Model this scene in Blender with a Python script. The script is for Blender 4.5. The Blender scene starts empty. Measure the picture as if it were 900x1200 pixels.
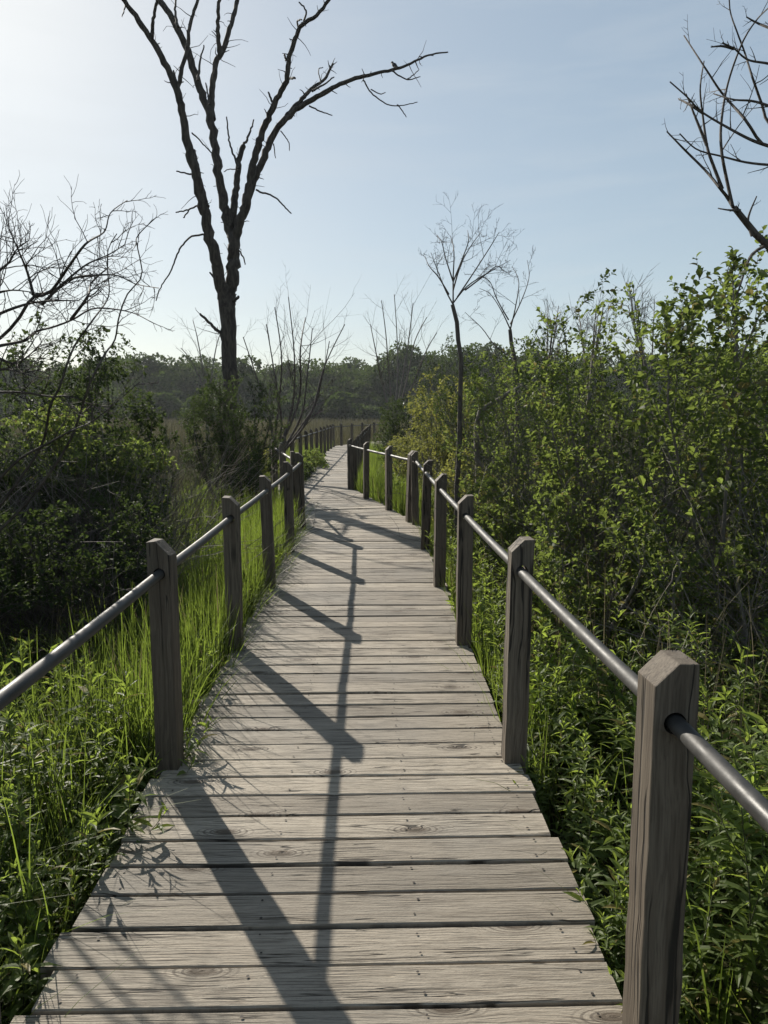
import bpy, bmesh, math, random
import numpy as np
from mathutils import Vector, Matrix

# ------------------------------------------------------------------ scene, camera, sky, sun
sc = bpy.context.scene
COL = sc.collection
PITCH = math.radians(7.9)
CAM_H = 1.6
FPX = 850.0
cam_d = bpy.data.cameras.new('camera')
cam = bpy.data.objects.new('camera', cam_d)
COL.objects.link(cam)
cam_d.sensor_fit = 'HORIZONTAL'
cam_d.sensor_width = 36
cam_d.lens = 36 * FPX / 900
cam_d.clip_start = 0.05
cam_d.clip_end = 3000
cam.location = (0, 0, CAM_H)
cam.rotation_euler = (math.pi / 2 - PITCH, 0, 0)
sc.camera = cam

SUN_EL = math.radians(29.6)
SUN_AZ = math.radians(-30.0)          # left of straight ahead (+Y)
to_sun = Vector((math.sin(SUN_AZ) * math.cos(SUN_EL), math.cos(SUN_AZ) * math.cos(SUN_EL), math.sin(SUN_EL)))
sun_d = bpy.data.lights.new('sun', 'SUN')
sun_d.energy = 5.0
sun_d.angle = math.radians(0.55)
sun_d.color = (1.0, 0.93, 0.82)
sun = bpy.data.objects.new('sun', sun_d)
COL.objects.link(sun)
sun.rotation_euler = to_sun.to_track_quat('Z', 'Y').to_euler()
sun.location = (-20, 30, 30)

world = bpy.data.worlds.new('World')
sc.world = world
world.use_nodes = True
wt = world.node_tree
wt.nodes.clear()
w_out = wt.nodes.new('ShaderNodeOutputWorld')
w_bg = wt.nodes.new('ShaderNodeBackground')
w_sky = wt.nodes.new('ShaderNodeTexSky')
w_sky.sky_type = 'NISHITA'
w_sky.sun_disc = False
w_sky.sun_elevation = SUN_EL
w_sky.sun_rotation = SUN_AZ
w_sky.altitude = 200
w_sky.air_density = 1.0
w_sky.dust_density = 0.7
w_sky.ozone_density = 2.0
w_bg.inputs['Strength'].default_value = 0.088
# thin high cloud: noise over the sky directions, stretched sideways, low over the horizon
w_tc = wt.nodes.new('ShaderNodeTexCoord')
w_map = wt.nodes.new('ShaderNodeMapping')
w_map.inputs['Scale'].default_value = (1.6, 1.6, 11.0)
w_noise = wt.nodes.new('ShaderNodeTexNoise')
w_noise.inputs['Scale'].default_value = 2.6
w_noise.inputs['Detail'].default_value = 7
w_noise.inputs['Roughness'].default_value = 0.55
w_noise.inputs['Distortion'].default_value = 0.4
w_ramp = wt.nodes.new('ShaderNodeMapRange')
w_ramp.inputs['From Min'].default_value = 0.46
w_ramp.inputs['From Max'].default_value = 0.80
w_ramp.inputs['To Min'].default_value = 0.0
w_ramp.inputs['To Max'].default_value = 0.22
w_mix = wt.nodes.new('ShaderNodeMix')
w_mix.data_type = 'RGBA'
w_mix.inputs['B'].default_value = (5.0, 5.3, 5.5, 1)
wt.links.new(w_tc.outputs['Generated'], w_map.inputs['Vector'])
wt.links.new(w_map.outputs['Vector'], w_noise.inputs['Vector'])
wt.links.new(w_noise.outputs['Fac'], w_ramp.inputs['Value'])
wt.links.new(w_ramp.outputs['Result'], w_mix.inputs['Factor'])
w_gam = wt.nodes.new('ShaderNodeGamma')          # evens out the bright patch round the sun as thin high haze does
w_gam.inputs['Gamma'].default_value = 0.50
w_gain = wt.nodes.new('ShaderNodeMix')
w_gain.data_type = 'RGBA'
w_gain.blend_type = 'MULTIPLY'
w_gain.inputs['Factor'].default_value = 1.0
w_gain.inputs['B'].default_value = (1.88, 1.955, 1.93, 1)
wt.links.new(w_sky.outputs['Color'], w_gam.inputs['Color'])
wt.links.new(w_gam.outputs['Color'], w_gain.inputs['A'])
wt.links.new(w_gain.outputs['Result'], w_mix.inputs['A'])
wt.links.new(w_mix.outputs['Result'], w_bg.inputs['Color'])
wt.links.new(w_bg.outputs['Background'], w_out.inputs['Surface'])

sc.view_settings.view_transform = 'Standard'
sc.view_settings.look = 'None'
sc.view_settings.gamma = 1
sc.view_settings.use_curve_mapping = False
sc.view_settings.exposure = 0.66
sc.render.engine = 'CYCLES'
sc.cycles.max_bounces = 8
sc.cycles.diffuse_bounces = 3
sc.cycles.transmission_bounces = 4
sc.cycles.glossy_bounces = 3

GROUND = -0.45

# ------------------------------------------------------------------ helpers
def at(px, py, Y):
    """point of the place seen at (px, py) of a 900x1200 frame, at depth Y"""
    u = (px - 450) / FPX
    v = (600 - py) / FPX
    d = np.array((u, math.cos(PITCH) + v * math.sin(PITCH), -math.sin(PITCH) + v * math.cos(PITCH)))
    return np.array((0, 0, CAM_H)) + d * (Y / d[1])

def nrm(a):
    a = np.asarray(a, float)
    return a / np.maximum(np.linalg.norm(a, axis=-1, keepdims=True), 1e-9)

class Geo:
    def __init__(self):
        self.v, self.f, self.n = [], [], 0
        self.uv = []
    def add(self, verts, faces, mat=0, uv=None):
        verts = np.asarray(verts, float).reshape(-1, 3)
        faces = np.asarray(faces, int)
        if len(verts) == 0 or len(faces) == 0:
            return
        self.v.append(verts)
        self.f.append((faces + self.n, mat))
        self.uv.append(np.zeros((len(verts), 2)) if uv is None else np.asarray(uv, float))
        self.n += len(verts)
    def mesh(self, name, mats, smooth=False, use_uv=False):
        me = bpy.data.meshes.new(name)
        V = np.concatenate(self.v)
        loops = np.concatenate([f.ravel() for f, m in self.f])
        sizes = np.concatenate([np.full(len(f), f.shape[1]) for f, m in self.f])
        mi = np.concatenate([np.full(len(f), m) for f, m in self.f])
        starts = np.concatenate(([0], np.cumsum(sizes)[:-1]))
        me.vertices.add(len(V)); me.vertices.foreach_set('co', V.astype(np.float32).ravel())
        me.loops.add(len(loops)); me.loops.foreach_set('vertex_index', loops.astype(np.int32))
        me.polygons.add(len(sizes)); me.polygons.foreach_set('loop_start', starts.astype(np.int32))
        me.polygons.foreach_set('material_index', mi.astype(np.int32))
        me.polygons.foreach_set('use_smooth', np.full(len(sizes), smooth))
        for m in mats:
            me.materials.append(m)
        me.update(calc_edges=True)
        if use_uv:
            U = np.concatenate(self.uv)[loops]
            l = me.uv_layers.new(name='UVMap')
            l.data.foreach_set('uv', U.astype(np.float32).ravel())
        me.validate()
        return me

def link(name, mesh, parent=None, loc=(0, 0, 0), rot=(0, 0, 0), scale=(1, 1, 1)):
    o = bpy.data.objects.new(name, mesh)
    COL.objects.link(o)
    o.location = loc; o.rotation_euler = rot; o.scale = scale
    if parent is not None:
        o.parent = parent
    return o

def tag(o, label, cat, group=None, kind=None):
    o['label'] = label
    o['category'] = cat
    if group: o['group'] = group
    if kind: o['kind'] = kind
    return o

def thing(name, label, cat, loc=(0, 0, 0), rz=0, group=None):
    o = link(name, None, loc=loc, rot=(0, 0, rz))
    return tag(o, label, cat, group)

def dup(root, loc, rz, scale=1.0, label=None, group=None):
    r = root.copy(); COL.objects.link(r)
    r.location = loc; r.rotation_euler = (0, 0, rz)
    r.scale = (scale,) * 3
    if label: r['label'] = label
    if group: r['group'] = group
    for ch in list(root.children):
        c = ch.copy(); COL.objects.link(c); c.parent = r
    return r

def tube(g, pts, radii, sides=6, mat=0, cap=True, rough=0, rng=None):
    pts = np.asarray(pts, float); radii = np.asarray(radii, float)
    n = len(pts)
    t = np.gradient(pts, axis=0); t = nrm(t)
    ref = np.array((0.3, 1.0, 0.2)); ref = ref - t[0] * ref.dot(t[0])
    if np.linalg.norm(ref) < 0.1: ref = np.array((1.0, 0, 0)) - t[0] * t[0][0]
    ref = nrm(ref)
    A = np.zeros((n, 3))
    for i in range(n):
        ref = ref - t[i] * ref.dot(t[i]); ref = nrm(ref); A[i] = ref
    B = np.cross(t, A)
    ang = np.arange(sides) / sides * 2 * math.pi
    ring = A[:, None] * np.cos(ang)[None, :, None] + B[:, None] * np.sin(ang)[None, :, None]
    rr = np.repeat(radii[:, None], sides, 1)
    if rough and rng is not None:
        rr = rr * (1 + rough * rng.normal(size=rr.shape))
    V = pts[:, None] + ring * rr[:, :, None]
    V = V.reshape(-1, 3)
    i = np.arange(n - 1)[:, None] * sides; k = np.arange(sides)[None]; k2 = (k + 1) % sides
    F = np.stack((i + k, i + k2, i + sides + k2, i + sides + k), -1).reshape(-1, 4)
    # length / round coordinates for bark and grain
    ln = np.concatenate(([0], np.cumsum(np.linalg.norm(np.diff(pts, axis=0), axis=1))))
    uv = np.stack((np.repeat(ln, sides), np.tile(ang, n)), -1)
    g.add(V, F, mat, uv)
    if cap:
        g.add(V[-sides:], [list(range(sides))], mat)
        g.add(V[:sides], [list(range(sides))[::-1]], mat)

def prisms(g, P0, P1, r0, r1, mat=0, sides=3):
    P0 = np.asarray(P0, float).reshape(-1, 3); P1 = np.asarray(P1, float).reshape(-1, 3)
    if len(P0) == 0: return
    r0 = np.asarray(r0, float); r1 = np.asarray(r1, float)
    t = nrm(P1 - P0)
    ref = np.where(np.abs(t[:, 2:3]) > 0.9, np.array([[1.0, 0, 0]]), np.array([[0, 0, 1.0]]))
    a = nrm(np.cross(t, ref)); b = np.cross(t, a)
    ang = np.arange(sides) / sides * 2 * math.pi
    ring = a[:, None] * np.cos(ang)[None, :, None] + b[:, None] * np.sin(ang)[None, :, None]
    V = np.concatenate((P0[:, None] + ring * r0[:, None, None], P1[:, None] + ring * r1[:, None, None]), 1)
    N = len(P0)
    k = np.arange(sides); k2 = (k + 1) % sides
    f = np.stack((k, k2, sides + k2, sides + k), -1)
    F = (np.arange(N)[:, None, None] * (2 * sides) + f[None]).reshape(-1, 4)
    g.add(V.reshape(-1, 3), F, mat)

def leaf_geo(g, rng, pos, dirv, L, W, mat=0, droop=0.25, fold=0.22, tilt=0.6, fine=False):
    pos = np.asarray(pos, float).reshape(-1, 3)
    N = len(pos)
    if N == 0: return
    d = nrm(dirv)
    L = np.broadcast_to(np.asarray(L, float), (N,))[:, None]; W = np.broadcast_to(np.asarray(W, float), (N,))[:, None]
    up = np.array((0, 0, 1.0)) + rng.normal(size=(N, 3)) * tilt
    s = nrm(np.cross(d, up)); n = nrm(np.cross(s, d))
    dz = np.array((0, 0, -1.0)) * droop * L
    t = pos + d * L + dz
    if not fine:
        m = pos + d * L * 0.45 + dz * 0.12
        l = m + s * W * 0.5 + n * fold * W; r = m - s * W * 0.5 + n * fold * W
        V = np.stack((pos, l, m, r, t), 1)
        f = np.array(((0, 3, 2), (0, 2, 1), (2, 3, 4), (2, 4, 1)))
        F = (np.arange(N)[:, None, None] * 5 + f[None]).reshape(-1, 3)
    else:
        m1 = pos + d * L * 0.28 + dz * 0.05; m2 = pos + d * L * 0.65 + dz * 0.40
        l1 = m1 + s * W * 0.46 + n * fold * W; r1 = m1 - s * W * 0.46 + n * fold * W
        l2 = m2 + s * W * 0.40 + n * fold * W; r2 = m2 - s * W * 0.40 + n * fold * W
        V = np.stack((pos, l1, m1, r1, l2, m2, r2, t), 1)
        f = np.array(((0, 3, 2), (0, 2, 1), (2, 3, 6), (2, 6, 5), (1, 2, 5), (1, 5, 4), (5, 6, 7), (4, 5, 7)))
        F = (np.arange(N)[:, None, None] * 8 + f[None]).reshape(-1, 3)
    g.add(V.reshape(-1, 3), F, mat)

def blades(g, rng, base, h, w, lean, mat=0, segs=4, az=None):
    """grass blades: bent tapering strips"""
    base = np.asarray(base, float); N = len(base)
    if N == 0: return
    h = np.broadcast_to(h, (N,)); w = np.broadcast_to(w, (N,)); lean = np.broadcast_to(lean, (N,))
    a = rng.uniform(0, 2 * math.pi, N) if az is None else az
    out = np.stack((np.cos(a), np.sin(a), np.zeros(N)), -1)
    b = a + rng.normal(size=N) * 0.5 + math.pi / 2
    side = np.stack((np.cos(b), np.sin(b), np.zeros(N)), -1)
    V = []
    for i in range(segs + 1):
        t = i / segs
        c = base + out * (lean * h * t ** 2.0)[:, None] + np.array((0, 0, 1.0)) * (h * (t - 0.42 * np.minimum(lean, 1.4) * t ** 2.6))[:, None]
        ww = w * (1 - t ** 1.6) * (0.75 + 0.5 * min(t * 3, 1)) * 0.5 + 0.0004
        V += [c - side * ww[:, None], c + side * ww[:, None]]
    V = np.stack(V, 1)
    f = np.array([(2 * i, 2 * i + 1, 2 * i + 3, 2 * i + 2) for i in range(segs)])
    F = (np.arange(N)[:, None, None] * (2 * segs + 2) + f[None]).reshape(-1, 4)
    g.add(V.reshape(-1, 3), F, mat)

def walk(rng, p, d, L, n, wob, up):
    pts = [np.array(p, float)]; d = nrm(d); s = L / n
    for i in range(n):
        d = nrm(d + rng.normal(size=3) * wob + np.array((0, 0, up)))
        pts.append(pts[-1] + d * s)
    return np.array(pts)

def perp_dir(rng, t, ang):
    r = rng.normal(size=3); r = nrm(r - t * r.dot(t))
    return nrm(t * math.cos(ang) + r * math.sin(ang))

def sample(pts, t):
    x = t * (len(pts) - 1); i = min(int(x), len(pts) - 2); f = x - i
    return pts[i] * (1 - f) + pts[i + 1] * f, nrm(pts[i + 1] - pts[i])

class Plant:
    """branching skeleton: polylines with radii and level"""
    def __init__(self, seed):
        self.rng = np.random.default_rng(seed)
        self.taper = 1.0; self.lines = []            # (pts, r0, r1, level)
    def add(self, pts, r0, r1, level):
        self.lines.append((np.asarray(pts, float), r0, r1, level))
    def ramify(self, idx, specs, level):
        if level > len(specs): return
        pts, r0, r1, _ = self.lines[idx]
        s = specs[level - 1]
        rng = self.rng
        n = s['n'] if isinstance(s['n'], int) else rng.integers(s['n'][0], s['n'][1] + 1)
        total = np.linalg.norm(np.diff(pts, axis=0), axis=1).sum()
        for k in range(n):
            t = s.get('t0', 0.2) + (1 - s.get('t0', 0.2)) * (k + rng.uniform(0, 1)) / n
            t = min(t, 0.995)
            p, tg = sample(pts, t)
            d = perp_dir(rng, tg, math.radians(rng.uniform(*s['ang'])))
            if 'flat' in s: d = nrm(d * np.array((1, 1, s['flat'])))
            L = (s['len'] if s.get('abs') else s['len'] * total) * rng.uniform(0.55, 1.25) * (1.15 - 0.55 * t)
            rr = (r0 + (r1 - r0) * t) * s.get('rr', 0.55)
            rr = max(rr, s.get('rmin', 0.0012))
            self.add(walk(rng, p, d, L, s.get('seg', 4), s.get('wob', 0.18), s.get('up', 0.05)), rr, max(rr * 0.35, 0.0009), level)
            self.ramify(len(self.lines) - 1, specs, level + 1)
    def fit(self, height, wx, wy, base=(0, 0, 0)):
        P = np.concatenate([l[0] for l in self.lines]) - np.array(base)
        z = np.percentile(P[:, 2], 97)
        x = np.percentile(np.abs(P[:, 0]), 97); y = np.percentile(np.abs(P[:, 1]), 97)
        k = np.array((wx / 2 / x, wy / 2 / y, height / z))
        self.lines = [((l[0] - np.array(base)) * k + np.array(base), l[1], l[2], l[3]) for l in self.lines]
    def dome(self, h, wx, wy):
        c = np.array((0, 0, h * .4)); k = np.array((wx / 2, wy / 2, h * .6))
        out = []
        for pts, r0, r1, lv in self.lines:
            q = np.linalg.norm((pts - c) / k, axis=1)
            f = np.where(q > .92, (.92 + (q - .92) * .38) / np.maximum(q, 1e-6), 1.0)
            low = np.clip(pts[:, 2] / (h * .25), 0, 1)
            f = 1 + (f - 1) * low
            out.append((c + (pts - c) * f[:, None], r0, r1, lv))
        self.lines = out
    def wood(self, g, mat=0, levels=None, tube_levels=(0,), sides=6, rough=0):
        P0, P1, R0, R1 = [], [], [], []
        for pts, r0, r1, lv in self.lines:
            if levels is not None and lv not in levels: continue
            rad = r1 + (r0 - r1) * (1 - np.linspace(0, 1, len(pts))) ** self.taper
            if lv in tube_levels:
                tube(g, pts, rad, sides, mat, rough=rough, rng=self.rng)
            else:
                P0.append(pts[:-1]); P1.append(pts[1:]); R0.append(rad[:-1]); R1.append(rad[1:])
        if P0:
            prisms(g, np.concatenate(P0), np.concatenate(P1), np.concatenate(R0), np.concatenate(R1), mat)
    def leaf_points(self, levels, step, t0=0.15, zmin=-9):
        rng = self.rng
        pos, dr = [], []
        for pts, r0, r1, lv in self.lines:
            if lv not in levels: continue
            total = np.linalg.norm(np.diff(pts, axis=0), axis=1).sum()
            n = max(2, int(total * (1 - t0) / step))
            ts = t0 + (1 - t0) * (np.arange(n) + rng.uniform(0, 1, n)) / n
            for t in list(ts) + [0.999]:
                p, tg = sample(pts, min(t, 0.999))
                if p[2] < zmin: continue
                pos.append(p)
                dr.append(tg)
        pos = np.array(pos); dr = np.array(dr)
        r = rng.normal(size=dr.shape)
        r = nrm(r - dr * (r * dr).sum(1, keepdims=True))
        d = nrm(dr * 0.55 + r * 0.9 + np.array((0, 0, 0.25)))
        return pos, d

# ------------------------------------------------------------------ materials
class NT:
    def __init__(self, name):
        self.m = bpy.data.materials.new(name); self.m.use_nodes = True
        self.t = self.m.node_tree; self.t.nodes.clear()
        self.out = self.n('ShaderNodeOutputMaterial')
    def n(self, typ, **kw):
        x = self.t.nodes.new(typ)
        for k, v in kw.items(): setattr(x, k, v)
        return x
    def l(self, a, b): self.t.links.new(a, b)
    def val(self, sock, v):
        if hasattr(v, 'is_output') or isinstance(v, bpy.types.NodeSocket): self.l(v, sock)
        else: sock.default_value = v
    def math(self, op, a, b=0.0, c=0.0, clamp=False):
        x = self.n('ShaderNodeMath', operation=op); x.use_clamp = clamp
        for i, v in enumerate((a, b, c)): self.val(x.inputs[i], v)
        return x.outputs[0]
    def mix(self, f, a, b, blend='MIX'):
        x = self.n('ShaderNodeMix', data_type='RGBA', blend_type=blend)
        self.val(x.inputs['Factor'], f)
        for k, v in (('A', a), ('B', b)):
            if isinstance(v, tuple) and len(v) == 3: v = (*v, 1)
            self.val(x.inputs[k], v)
        return x.outputs['Result']
    def rng(self, v, a, b, c=0.0, d=1.0, smooth=True):
        x = self.n('ShaderNodeMapRange'); x.interpolation_type = 'SMOOTHSTEP' if smooth else 'LINEAR'
        self.val(x.inputs['Value'], v)
        for k, q in zip(('From Min', 'From Max', 'To Min', 'To Max'), (a, b, c, d)): x.inputs[k].default_value = q
        return x.outputs['Result']
    def noise(self, vec, scale, detail=4, rough=0.55, dist=0.0, dims='3D'):
        x = self.n('ShaderNodeTexNoise', noise_dimensions=dims)
        if vec is not None: self.l(vec, x.inputs['Vector'])
        x.inputs['Scale'].default_value = scale; x.inputs['Detail'].default_value = detail
        x.inputs['Roughness'].default_value = rough; x.inputs['Distortion'].default_value = dist
        return x.outputs['Fac']
    def mapping(self, vec, scale=(1, 1, 1), loc=(0, 0, 0)):
        x = self.n('ShaderNodeMapping'); self.l(vec, x.inputs['Vector'])
        self.val(x.inputs['Scale'], scale); self.val(x.inputs['Location'], loc)
        return x.outputs['Vector']
    def comb(self, x, y, z=0.0):
        c = self.n('ShaderNodeCombineXYZ')
        for i, v in enumerate((x, y, z)): self.val(c.inputs[i], v)
        return c.outputs[0]
    def sep(self, v):
        c = self.n('ShaderNodeSeparateXYZ'); self.l(v, c.inputs[0]); return c.outputs
    def bump(self, h, strength, dist):
        b = self.n('ShaderNodeBump'); b.inputs['Strength'].default_value = strength; b.inputs['Distance'].default_value = dist
        self.l(h, b.inputs['Height']); return b.outputs['Normal']
    def bsdf(self, color, rough=0.6, metal=0.0, normal=None, spec=0.5):
        b = self.n('ShaderNodeBsdfPrincipled')
        if isinstance(color, tuple) and len(color) == 3: color = (*color, 1)
        self.val(b.inputs['Base Color'], color); self.val(b.inputs['Roughness'], rough)
        self.val(b.inputs['Metallic'], metal); self.val(b.inputs['Specular IOR Level'], spec)
        if normal is not None: self.l(normal, b.inputs['Normal'])
        return b.outputs[0]
    def done(self, shader):
        self.l(shader, self.out.inputs['Surface']); return self.m

def leaf_mat(name, c1, c2, tr, fac=0.42, rough=0.55, spec=0.14, dead=None, pscale=2.3):
    t = NT(name)
    isl = t.n('ShaderNodeNewGeometry').outputs['Random Per Island']
    oi = t.n('ShaderNodeObjectInfo').outputs['Random']
    tc = t.n('ShaderNodeTexCoord').outputs['Object']
    patch = t.noise(tc, pscale, 2)
    f = t.math('ADD', t.math('MULTIPLY', isl, 0.65), t.math('MULTIPLY', t.rng(patch, 0.35, 0.65), 0.35))
    col = t.mix(f, c1, c2)
    col = t.mix(t.math('MULTIPLY', oi, 0.25), col, tuple(x * 0.6 for x in c1))
    trc = t.mix(f, tuple(x * 0.7 for x in tr), tuple(min(x * 1.25, 1) for x in tr))
    if dead is not None:
        dm = t.rng(isl, 0.95, 0.96)
        col = t.mix(dm, col, dead); trc = t.mix(dm, trc, dead)
    b = t.bsdf(col, rough, 0, None, spec)
    tl = t.n('ShaderNodeBsdfTranslucent'); t.l(trc, tl.inputs['Color'])
    mx = t.n('ShaderNodeMixShader'); mx.inputs[0].default_value = fac
    t.l(b, mx.inputs[1]); t.l(tl.outputs[0], mx.inputs[2])
    return t.done(mx.outputs[0])

def bark_mat(name, c1, c2, scale=18.0, rough=0.85, bump=0.6):
    t = NT(name)
    tc = t.n('ShaderNodeTexCoord').outputs['Object']
    m = t.mapping(tc, (1, 1, 0.22))
    n1 = t.noise(m, scale, 6, 0.62, 0.6)
    n2 = t.noise(tc, 2.5, 3)
    f = t.math('ADD', t.math('MULTIPLY', t.rng(n1, 0.35, 0.65), 0.7), t.math('MULTIPLY', n2, 0.3))
    col = t.mix(f, c1, c2)
    return t.done(t.bsdf(col, rough, 0, t.bump(n1, bump, 0.02), 0.25))

def plank_mat():
    t = NT('weathered_plank')
    uv = t.n('ShaderNodeUVMap').outputs[0]
    x, y, _ = t.sep(uv)
    isl = t.n('ShaderNodeNewGeometry').outputs['Random Per Island']
    # knots: scattered cells in board space, each bends the grain round itself
    vor = t.n('ShaderNodeTexVoronoi', voronoi_dimensions='2D', feature='F1')
    t.l(t.comb(t.math('MULTIPLY', x, 1.9), t.math('MULTIPLY', y, 5.2)), vor.inputs['Vector'])
    vor.inputs['Scale'].default_value = 1.0
    kd = vor.outputs['Distance']
    ksel = t.rng(t.sep(vor.outputs['Color'])[0], 0.50, 0.52)
    kpull = t.math('MULTIPLY', t.math('POWER', 2.718, t.math('MULTIPLY', kd, -9.0)), ksel)
    wob = t.noise(t.comb(t.math('MULTIPLY', x, 1.3), t.math('MULTIPLY', y, 9.0)), 1.0, 3)
    gy = t.math('ADD', t.math('ADD', t.math('MULTIPLY', y, 1.0), t.math('MULTIPLY', wob, 0.030)), t.math('MULTIPLY', kpull, 0.055))
    fine = t.noise(t.comb(t.math('MULTIPLY', x, 7.0), t.math('MULTIPLY', gy, 170.0)), 1.0, 5, 0.65)
    mid = t.noise(t.comb(t.math('MULTIPLY', x, 1.6), t.math('MULTIPLY', gy, 48.0)), 1.0, 4, 0.6)
    wave = t.math('SINE', t.math('MULTIPLY', gy, 560.0))
    lines = t.math('MULTIPLY', t.rng(wave, 0.55, 0.98), t.rng(t.noise(t.comb(t.math('MULTIPLY', x, 2.0), t.math('MULTIPLY', y, 30.0)), 1.0, 2), 0.45, 0.65))
    crack_n = t.noise(t.comb(t.math('MULTIPLY', x, 1.1), t.math('MULTIPLY', gy, 34.0)), 1.0, 2, 0.5)
    crack_m = t.noise(t.comb(t.math('MULTIPLY', x, 1.7), t.math('MULTIPLY', y, 11.0), 3.3), 1.0, 2)
    crack = t.math('MULTIPLY', t.rng(t.math('ABSOLUTE', t.math('SUBTRACT', crack_n, 0.5)), 0.013, 0.003), t.rng(crack_m, 0.46, 0.54))
    knot = t.math('MULTIPLY', t.rng(kd, 0.12, 0.06), ksel)
    kring = t.math('MULTIPLY', t.math('MULTIPLY', t.rng(kd, 0.26, 0.14), ksel), t.rng(t.math('SINE', t.math('MULTIPLY', kd, 130.0)), 0.0, 0.9))
    big = t.noise(t.n('ShaderNodeTexCoord').outputs['Object'], 1.1, 4)
    base = t.mix(isl, (0.205, 0.179, 0.143), (0.435, 0.380, 0.302))
    base = t.mix(t.math('MULTIPLY', t.rng(mid, 0.40, 0.74), 0.48), base, (0.175, 0.144, 0.108))
    spk = t.noise(t.comb(t.math('MULTIPLY', x, 70.0), t.math('MULTIPLY', y, 150.0)), 1.0, 3, 0.7)
    blot = t.noise(t.comb(t.math('MULTIPLY', x, 7.0), t.math('MULTIPLY', y, 12.0), 7.7), 1.0, 4, 0.65)
    base = t.mix(t.math('MULTIPLY', t.rng(blot, 0.48, 0.74), 0.45), base, (0.152, 0.133, 0.106))
    base = t.mix(t.math('MULTIPLY', t.rng(spk, 0.56, 0.72), 0.45), base, (0.114, 0.095, 0.074))
    base = t.mix(t.math('MULTIPLY', t.rng(fine, 0.48, 0.62), 0.62), base, (0.095, 0.076, 0.057))
    base = t.mix(t.math('MULTIPLY', lines, 0.62), base, (0.076, 0.061, 0.046))
    base = t.mix(t.math('MULTIPLY', t.rng(big, 0.40, 0.72), 0.45), base, (0.163, 0.156, 0.141))
    base = t.mix(t.math('MULTIPLY', kring, 0.75), base, (0.084, 0.068, 0.053))
    base = t.mix(t.math('MULTIPLY', knot, 0.85), base, (0.076, 0.057, 0.040))
    base = t.mix(t.math('MULTIPLY', crack, 0.85), base, (0.017, 0.014, 0.011))
    h = t.math('SUBTRACT', t.math('ADD', t.math('MULTIPLY', fine, 0.7), t.math('MULTIPLY', spk, 0.25)), t.math('ADD', t.math('MULTIPLY', crack, 1.3), t.math('MULTIPLY', lines, 0.35)))
    return t.done(t.bsdf(base, 0.72, 0, t.bump(h, 0.9, 0.007), 0.25))

def post_mat():
    t = NT('weathered_post')
    tc = t.n('ShaderNodeTexCoord').outputs['Object']
    oi = t.n('ShaderNodeObjectInfo').outputs['Random']
    x, y, z = t.sep(tc)
    off = t.math('MULTIPLY', oi, 37.0)
    x = t.math('ADD', x, off); z0 = z; z = t.math('ADD', z, t.math('MULTIPLY', oi, 11.0))
    wob = t.noise(t.comb(t.math('MULTIPLY', x, 7.0), t.math('MULTIPLY', y, 7.0), t.math('MULTIPLY', z, 1.6)), 1.0, 3)
    w = t.math('MULTIPLY', wob, 0.055)
    gx = t.math('ADD', x, w); gy = t.math('ADD', y, w)
    fine = t.noise(t.comb(t.math('MULTIPLY', gx, 170.0), t.math('MULTIPLY', gy, 170.0), t.math('MULTIPLY', z, 5.0)), 1.0, 5, 0.6)
    mid = t.noise(t.comb(t.math('MULTIPLY', gx, 70.0), t.math('MULTIPLY', gy, 70.0), t.math('MULTIPLY', z, 1.4)), 1.0, 4, 0.6)
    crack_n = t.noise(t.comb(t.math('MULTIPLY', gx, 24.0), t.math('MULTIPLY', gy, 24.0), t.math('MULTIPLY', z, 0.6)), 1.0, 2, 0.5)
    crack_m = t.noise(t.comb(t.math('MULTIPLY', x, 9.0), t.math('MULTIPLY', y, 9.0), t.math('MULTIPLY', z, 1.2)), 1.0, 2)
    crack = t.math('MULTIPLY', t.rng(t.math('ABSOLUTE', t.math('SUBTRACT', crack_n, 0.5)), 0.040, 0.012), t.rng(crack_m, 0.42, 0.50))
    base = t.mix(oi, (0.098, 0.078, 0.058), (0.150, 0.126, 0.096))
    base = t.mix(t.math('MULTIPLY', t.rng(mid, 0.35, 0.65), 0.8), base, (0.072, 0.056, 0.041))
    spk = t.noise(t.comb(t.math('MULTIPLY', x, 70.0), t.math('MULTIPLY', y, 150.0)), 1.0, 3, 0.7)
    blot = t.noise(t.comb(t.math('MULTIPLY', x, 7.0), t.math('MULTIPLY', y, 12.0), 7.7), 1.0, 4, 0.65)
    base = t.mix(t.math('MULTIPLY', t.rng(blot, 0.48, 0.74), 0.45), base, (0.20, 0.175, 0.140))
    base = t.mix(t.math('MULTIPLY', t.rng(spk, 0.56, 0.72), 0.45), base, (0.150, 0.125, 0.098))
    base = t.mix(t.math('MULTIPLY', t.rng(fine, 0.42, 0.70), 0.6), base, (0.046, 0.036, 0.028))
    base = t.mix(t.math('MULTIPLY', crack, 0.9), base, (0.014, 0.012, 0.010))
    h = t.math('SUBTRACT', t.math('MULTIPLY', fine, 0.5), t.math('MULTIPLY', crack, 1.6))
    return t.done(t.bsdf(base, 0.78, 0, t.bump(h, 0.6, 0.004), 0.28))

def rail_mat():
    t = NT('dull_metal_pipe')
    tc = t.n('ShaderNodeTexCoord').outputs['Object']
    n = t.noise(tc, 9.0, 5, 0.65); n2 = t.noise(tc, 140.0, 3)
    col = t.mix(t.rng(n, 0.35, 0.7), (0.030, 0.0295, 0.028), (0.060, 0.058, 0.054))
    col = t.mix(t.math('MULTIPLY', t.rng(n2, 0.55, 0.75), 0.4), col, (0.045, 0.040, 0.035))
    return t.done(t.bsdf(col, t.rng(n, 0.3, 0.7, 0.44, 0.66), 0.1, t.bump(n2, 0.2, 0.002), 0.32))

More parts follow.
